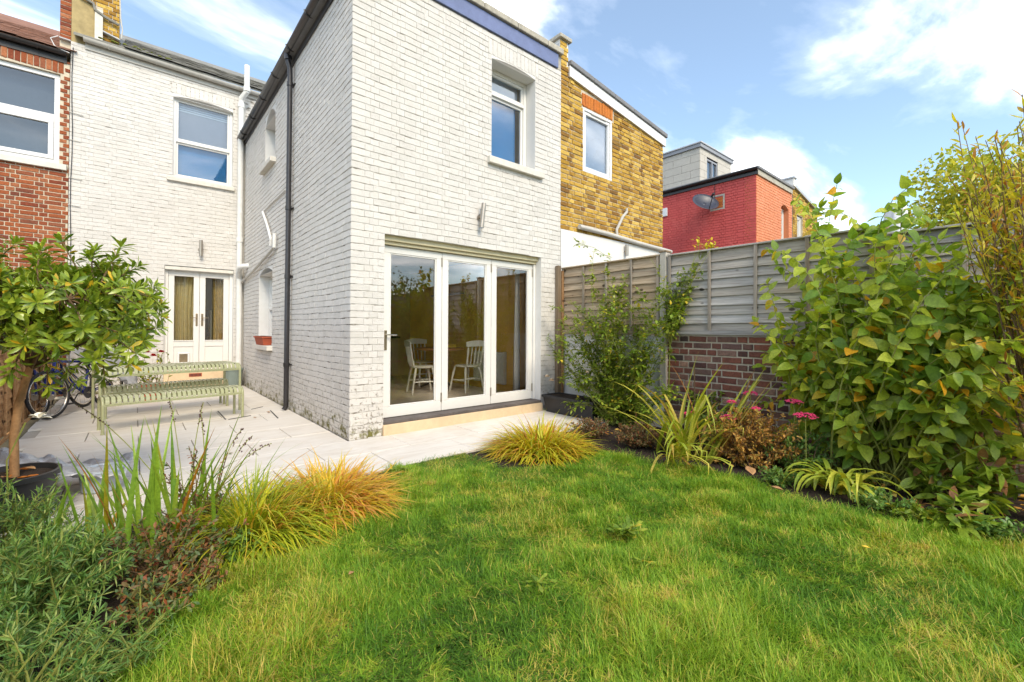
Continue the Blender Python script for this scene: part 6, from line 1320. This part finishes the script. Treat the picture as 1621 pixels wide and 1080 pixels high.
# geranium by the french doors
bush('geranium', (float(on(1, 4.9, 240, 575)[0]), 4.9, 0), (.42, .25, .95), 26, 12, (.04, .07), SHR, 'leaf_rose', 'potted geranium with red flowers behind the table', 'geranium', zc=.55)
gt = [o for o in bpy.data.objects if o.name == 'geranium'][0]
for k, (x, y) in enumerate(((217, 556), (232, 558), (243, 564), (226, 551), (255, 558), (208, 548))): bloom(gt, on(1, 4.75, x, y), .055, 'petal_red', 16, k)
# white bud, fallen leaves, stones, weeds
wbud = toward(62, 663, 2.6); t = thing('white_bloom', (wbud[0], wbud[1], 0), 'single white folded bloom in front of the tree trunk', 'flower'); MB().tube([(wbud[0]-.1, wbud[1]-.05, 0), (wbud[0]-.12, wbud[1]-.03, wbud[2]*.7), wbud-np.array([.05, .03, .01])], .004, 5).build('stem', 'twig_green', t); bloom(t, wbud, .055, 'petal_white', 7, 4)
V, F = leaf_shape(.5, ovate, .6, -.2, 6, .02)
def fallen(p, rz, ln, label, mat='dead_leaf', group='fallen leaves'):
    b = MB(); M = np.array([[math.cos(rz), -math.sin(rz), 0], [math.sin(rz), math.cos(rz), 0], [0, 0, 1]]); b.add((V@M.T*ln+np.array(p)).tolist(), F); o = b.build('fallen_leaf', mat, None, True, label=label, cat='leaf', group=group); m_ = o.modifiers.new('solid', 'SOLIDIFY'); m_.thickness = .0015
fallen(at(1192, 752, .07), -.9, .15, 'pale brown curled leaf lying on the lawn by the bed'); fallen(at(428, 653, .006), 1.0, .06, 'small brown leaf lying by the black downpipe'); fallen(at(406, 661, .006), 2.0, .05, 'tiny dry leaf on the paving near the bench')
fallen(at(1378, 868, .04), .8, .05, 'yellow leaf lying on the right side of the lawn', 'yellow_card'); fallen(at(560, 905, .04), 2.2, .045, 'tan leaf lying on the left side of the lawn')
fallen(at(1240, 776, .05), .4, .09, 'dark curled leaf on the lawn near strap leaves')
for k in range(9):
    a = random.uniform(0, 6.28); q = random.uniform(.02, .17); fallen((PT[0]+q*math.cos(a), PT[1]+q*math.sin(a), .31), a*2, random.uniform(.06, .09), 'dry fallen leaf lying in the tree tub', 'orange_bloom' if k % 2 else 'dead_leaf', 'leaves in the tree tub')
rr_ = np.random.default_rng(9)
lt = thing('leaf_litter', (2.7, -4.5, 0), 'dry leaf litter and twigs on dark soil under the shrubs', 'litter'); lt['kind'] = 'stuff'; A = []
for k in range(420):
    v = rr_.uniform(-5.3, -1.6); u_ = rr_.uniform(2.3, 3.35); rz = rr_.uniform(0, 6.28); tl = rr_.normal(0, .3); M = np.array([[math.cos(rz), -math.sin(rz), 0], [math.sin(rz), math.cos(rz), 0], [tl, rr_.normal(0, .2), 1]]); A.append(V@M.T*rr_.uniform(.03, .075)+np.array([u_, v, .012]))
bulk('leaves', np.array(A), F, V.shape[0], 'leaf_brown', lt, rr_.uniform(0, 1, 420), 'stuff')
def weed(c, n, ln, label):
    pl = Plant('lawn_weed', (c[0], c[1], 0), label, 'weed', 'leaf_rose', [leaf_shape(.26, obov, .2, .35, 6, .05), leaf_shape(.22, obov, .3, .2, 6, .06)], 'twig_green', 'weeds in the lawn'); r = pl.rng
    for k in range(n): a = k*2.4; pl.leaf(np.array([c[0], c[1], .03])+vr(r, .02)*np.array([1, 1, 0]), (math.cos(a), math.sin(a), r.uniform(.25, .9)), (0, 0, 1), ln*r.uniform(.7, 1.15))
    pl.done(60)
weed(at(990, 850), 34, .11, 'leafy dandelion rosette in the middle of the lawn, the larger one'); weed(at(850, 935), 12, .07, 'smaller dandelion rosette nearer the foreground of the lawn'); weed(at(1010, 900), 8, .08, 'small rosette just below the large dandelion'); weed(at(625, 752), 12, .10, 'weed tuft at the corner of lawn and patio')

# --- trees beyond the fence and hedge behind the viewpoint
def leafy_tree(name, c, H, rad, n, ln, mat, label, cat='tree', group=None, zlow=.4):
    t = thing(name, (c[0], c[1], 0), label, cat, group); r = np.random.default_rng(sum(map(ord, label))); tk = MB(); tk.tube([(c[0], c[1], -.05), (c[0]+.1, c[1], H*.3), (c[0], c[1]+.1, H*.6)], [H*.025, H*.02, H*.012], 8); blobs = []
    for k in range(34):
        d = vr(r, 1); d = d/np.linalg.norm(d)*r.uniform(.35, 1); b = np.array([c[0]+d[0]*rad[0], c[1]+d[1]*rad[1], H*(zlow+1)/2+d[2]*H*(1-zlow)/2]); blobs.append(b); tk.tube([(c[0], c[1], H*.35), (c[0]+(b[0]-c[0])*.5, c[1]+(b[1]-c[1])*.5, H*.3+(b[2]-H*.3)*.6), b], [H*.010, H*.006, H*.002], 5)
    tk.build('trunk', 'bark', t, True); V, F = leaf_shape(.6, ovate, .3, .2, 3); A = np.empty((n, V.shape[0], 3)); R_ = min(rad)*.42
    for q in range(n):
        b = blobs[int(r.integers(len(blobs)))]; d = vr(r, 1); d = d/np.linalg.norm(d)*R_*r.uniform(.3, 1)**.5; x = unit(vr(r, 1)); y = unit(np.cross(x, vr(r, 1))); z = np.cross(x, y); A[q] = V@(np.stack([x, y, z], 1)*ln*r.uniform(.7, 1.3)).T+b+d*np.array([1, 1, .8])
    bulk('crown', A, F, V.shape[0], mat, t, r.uniform(0, 1, n), 'stuff')
cbt = on(0, 14.0, 1612, 300); leafy_tree('background_tree', (14.0, float(cbt[1]), 0), 5.7, (2.0, 2.0), 15000, .11, 'leaf_backtree', 'rounded yellow-green tree beyond the fence at the right', zlow=.35)
for i, (u_, v_, h_, rd_) in enumerate(((-2.2, -10.8, 3.0, (1.1, .9)), (.2, -11.2, 3.3, (1.3, .8)), (2.6, -10.4, 3.4, (1.0, 1.3)), (6.5, -13, 4.0, (2.0, 1.6)), (5.6, -9.0, 2.6, (1.3, 1.4)))):
    leafy_tree('hedge_tree', (u_, v_, 0), h_, rd_, 2600, .10, 'leaf_hedge', ['bushy tree behind the viewpoint, far left', 'bushy tree behind the viewpoint, middle of the back fence', 'bushy tree behind the viewpoint, right corner', 'tall bushy tree in the next garden behind', 'bushy tree over the right fence behind the viewpoint'][i], group='trees behind the viewpoint', zlow=.12)

# ------------------------------------------------------------------ lawn grass
def inside(P, poly):
    x, y = P[:, 0], P[:, 1]; c = np.zeros(len(P), bool); n = len(poly)
    for i in range(n):
        (x1, y1), (x2, y2) = poly[i], poly[(i+1) % n]; k = ((y1 > y) != (y2 > y)) & (x < (x2-x1)*(y-y1)/(y2-y1+1e-12)+x1); c ^= k
    return c
def fnoise(P, sc, seed, oct=4):
    r = np.random.default_rng(seed); o = np.zeros(len(P)); amp = 1; tot = 0
    for k in range(oct):
        for q in range(4):
            a = r.uniform(0, 6.28); f = sc*(1.9**k)*r.uniform(.7, 1.3); o += amp*np.sin(P[:, 0]*math.cos(a)*f+P[:, 1]*math.sin(a)*f+r.uniform(0, 6.28)+1.3*np.sin(P[:, 1]*f*.5+q)); tot += amp*.5
        amp *= .6
    return np.clip(.5+o/(2*tot), 0, 1)
NB = 330000; rg = np.random.default_rng(42)
P = np.stack([rg.uniform(-2.5, 2.6, NB*2), rg.uniform(-6.2, -1.10, NB*2)], 1)
d = P-CAM[:2]; dep = d@FW[:2]/np.linalg.norm(FW[:2]); lat = np.abs(d@RT[:2]); vis = (dep > 1.15) & (lat < dep*1.25+.3); P = P[vis]; dep = dep[vis]
jit = P+rg.normal(0, .045, P.shape); ok = inside(jit, LAWN); P = P[ok]; dep = dep[ok]
keep = rg.uniform(0, 1, len(P)) < np.clip(1.35-.12*dep, .55, 1.0); P = P[keep][:NB]; n = len(P)
n1 = fnoise(P, 3.2, 1); n2 = fnoise(P, 11, 2); n3 = fnoise(P, 1.3, 3); n4 = fnoise(P, 26, 7, 2)
az = 6.28*fnoise(P, 3.4, 4)*2.2+rg.normal(0, 1.5, n); el = np.clip(rg.normal(.66, .42, n)-.35*(n2 < .4)+.15*(n1 > .6), .05, 1.55)
tuft = np.clip((n2-.45)*4, 0, 1); ln = (.032+.055*tuft*n1+.032*rg.uniform(0, 1, n))*(.8+.5*n3)*rg.uniform(.7, 1.25, n)
longb = rg.uniform(0, 1, n) < .012; ln[longb] *= 1.8
base = np.stack([P[:, 0], P[:, 1], -.012+.02*(n1-.5)], 1)
Vg, Fg = blade_arrays(base, az, el, ln, rg.uniform(.0024, .0052, n), rg.uniform(.2, 1.9, n), 2)
Vg[:, :, 2] = np.maximum(Vg[:, :, 2], -.008)
tint = np.clip(.05+.44*n1+.16*n3+.24*(n4-.5)+rg.normal(0, .12, n)+.22*(rg.uniform(0, 1, n) < .10)*(1)+.30*np.clip((n4-.62)*4, 0, 1)*(n2 < .5), 0, 1)
straw = rg.uniform(0, 1, n) < (.05+.30*np.clip((fnoise(P, 5, 9)-.58)*5, 0, 1)); tint[straw] = rg.uniform(.85, 1, straw.sum())
gobj = bulk('lawn_grass', Vg, Fg, 6, 'grass_blade', None, tint, 'stuff'); props(gobj, 'uneven green lawn grass with yellow patches', 'grass')
# coarse grass along the edge of the right bed
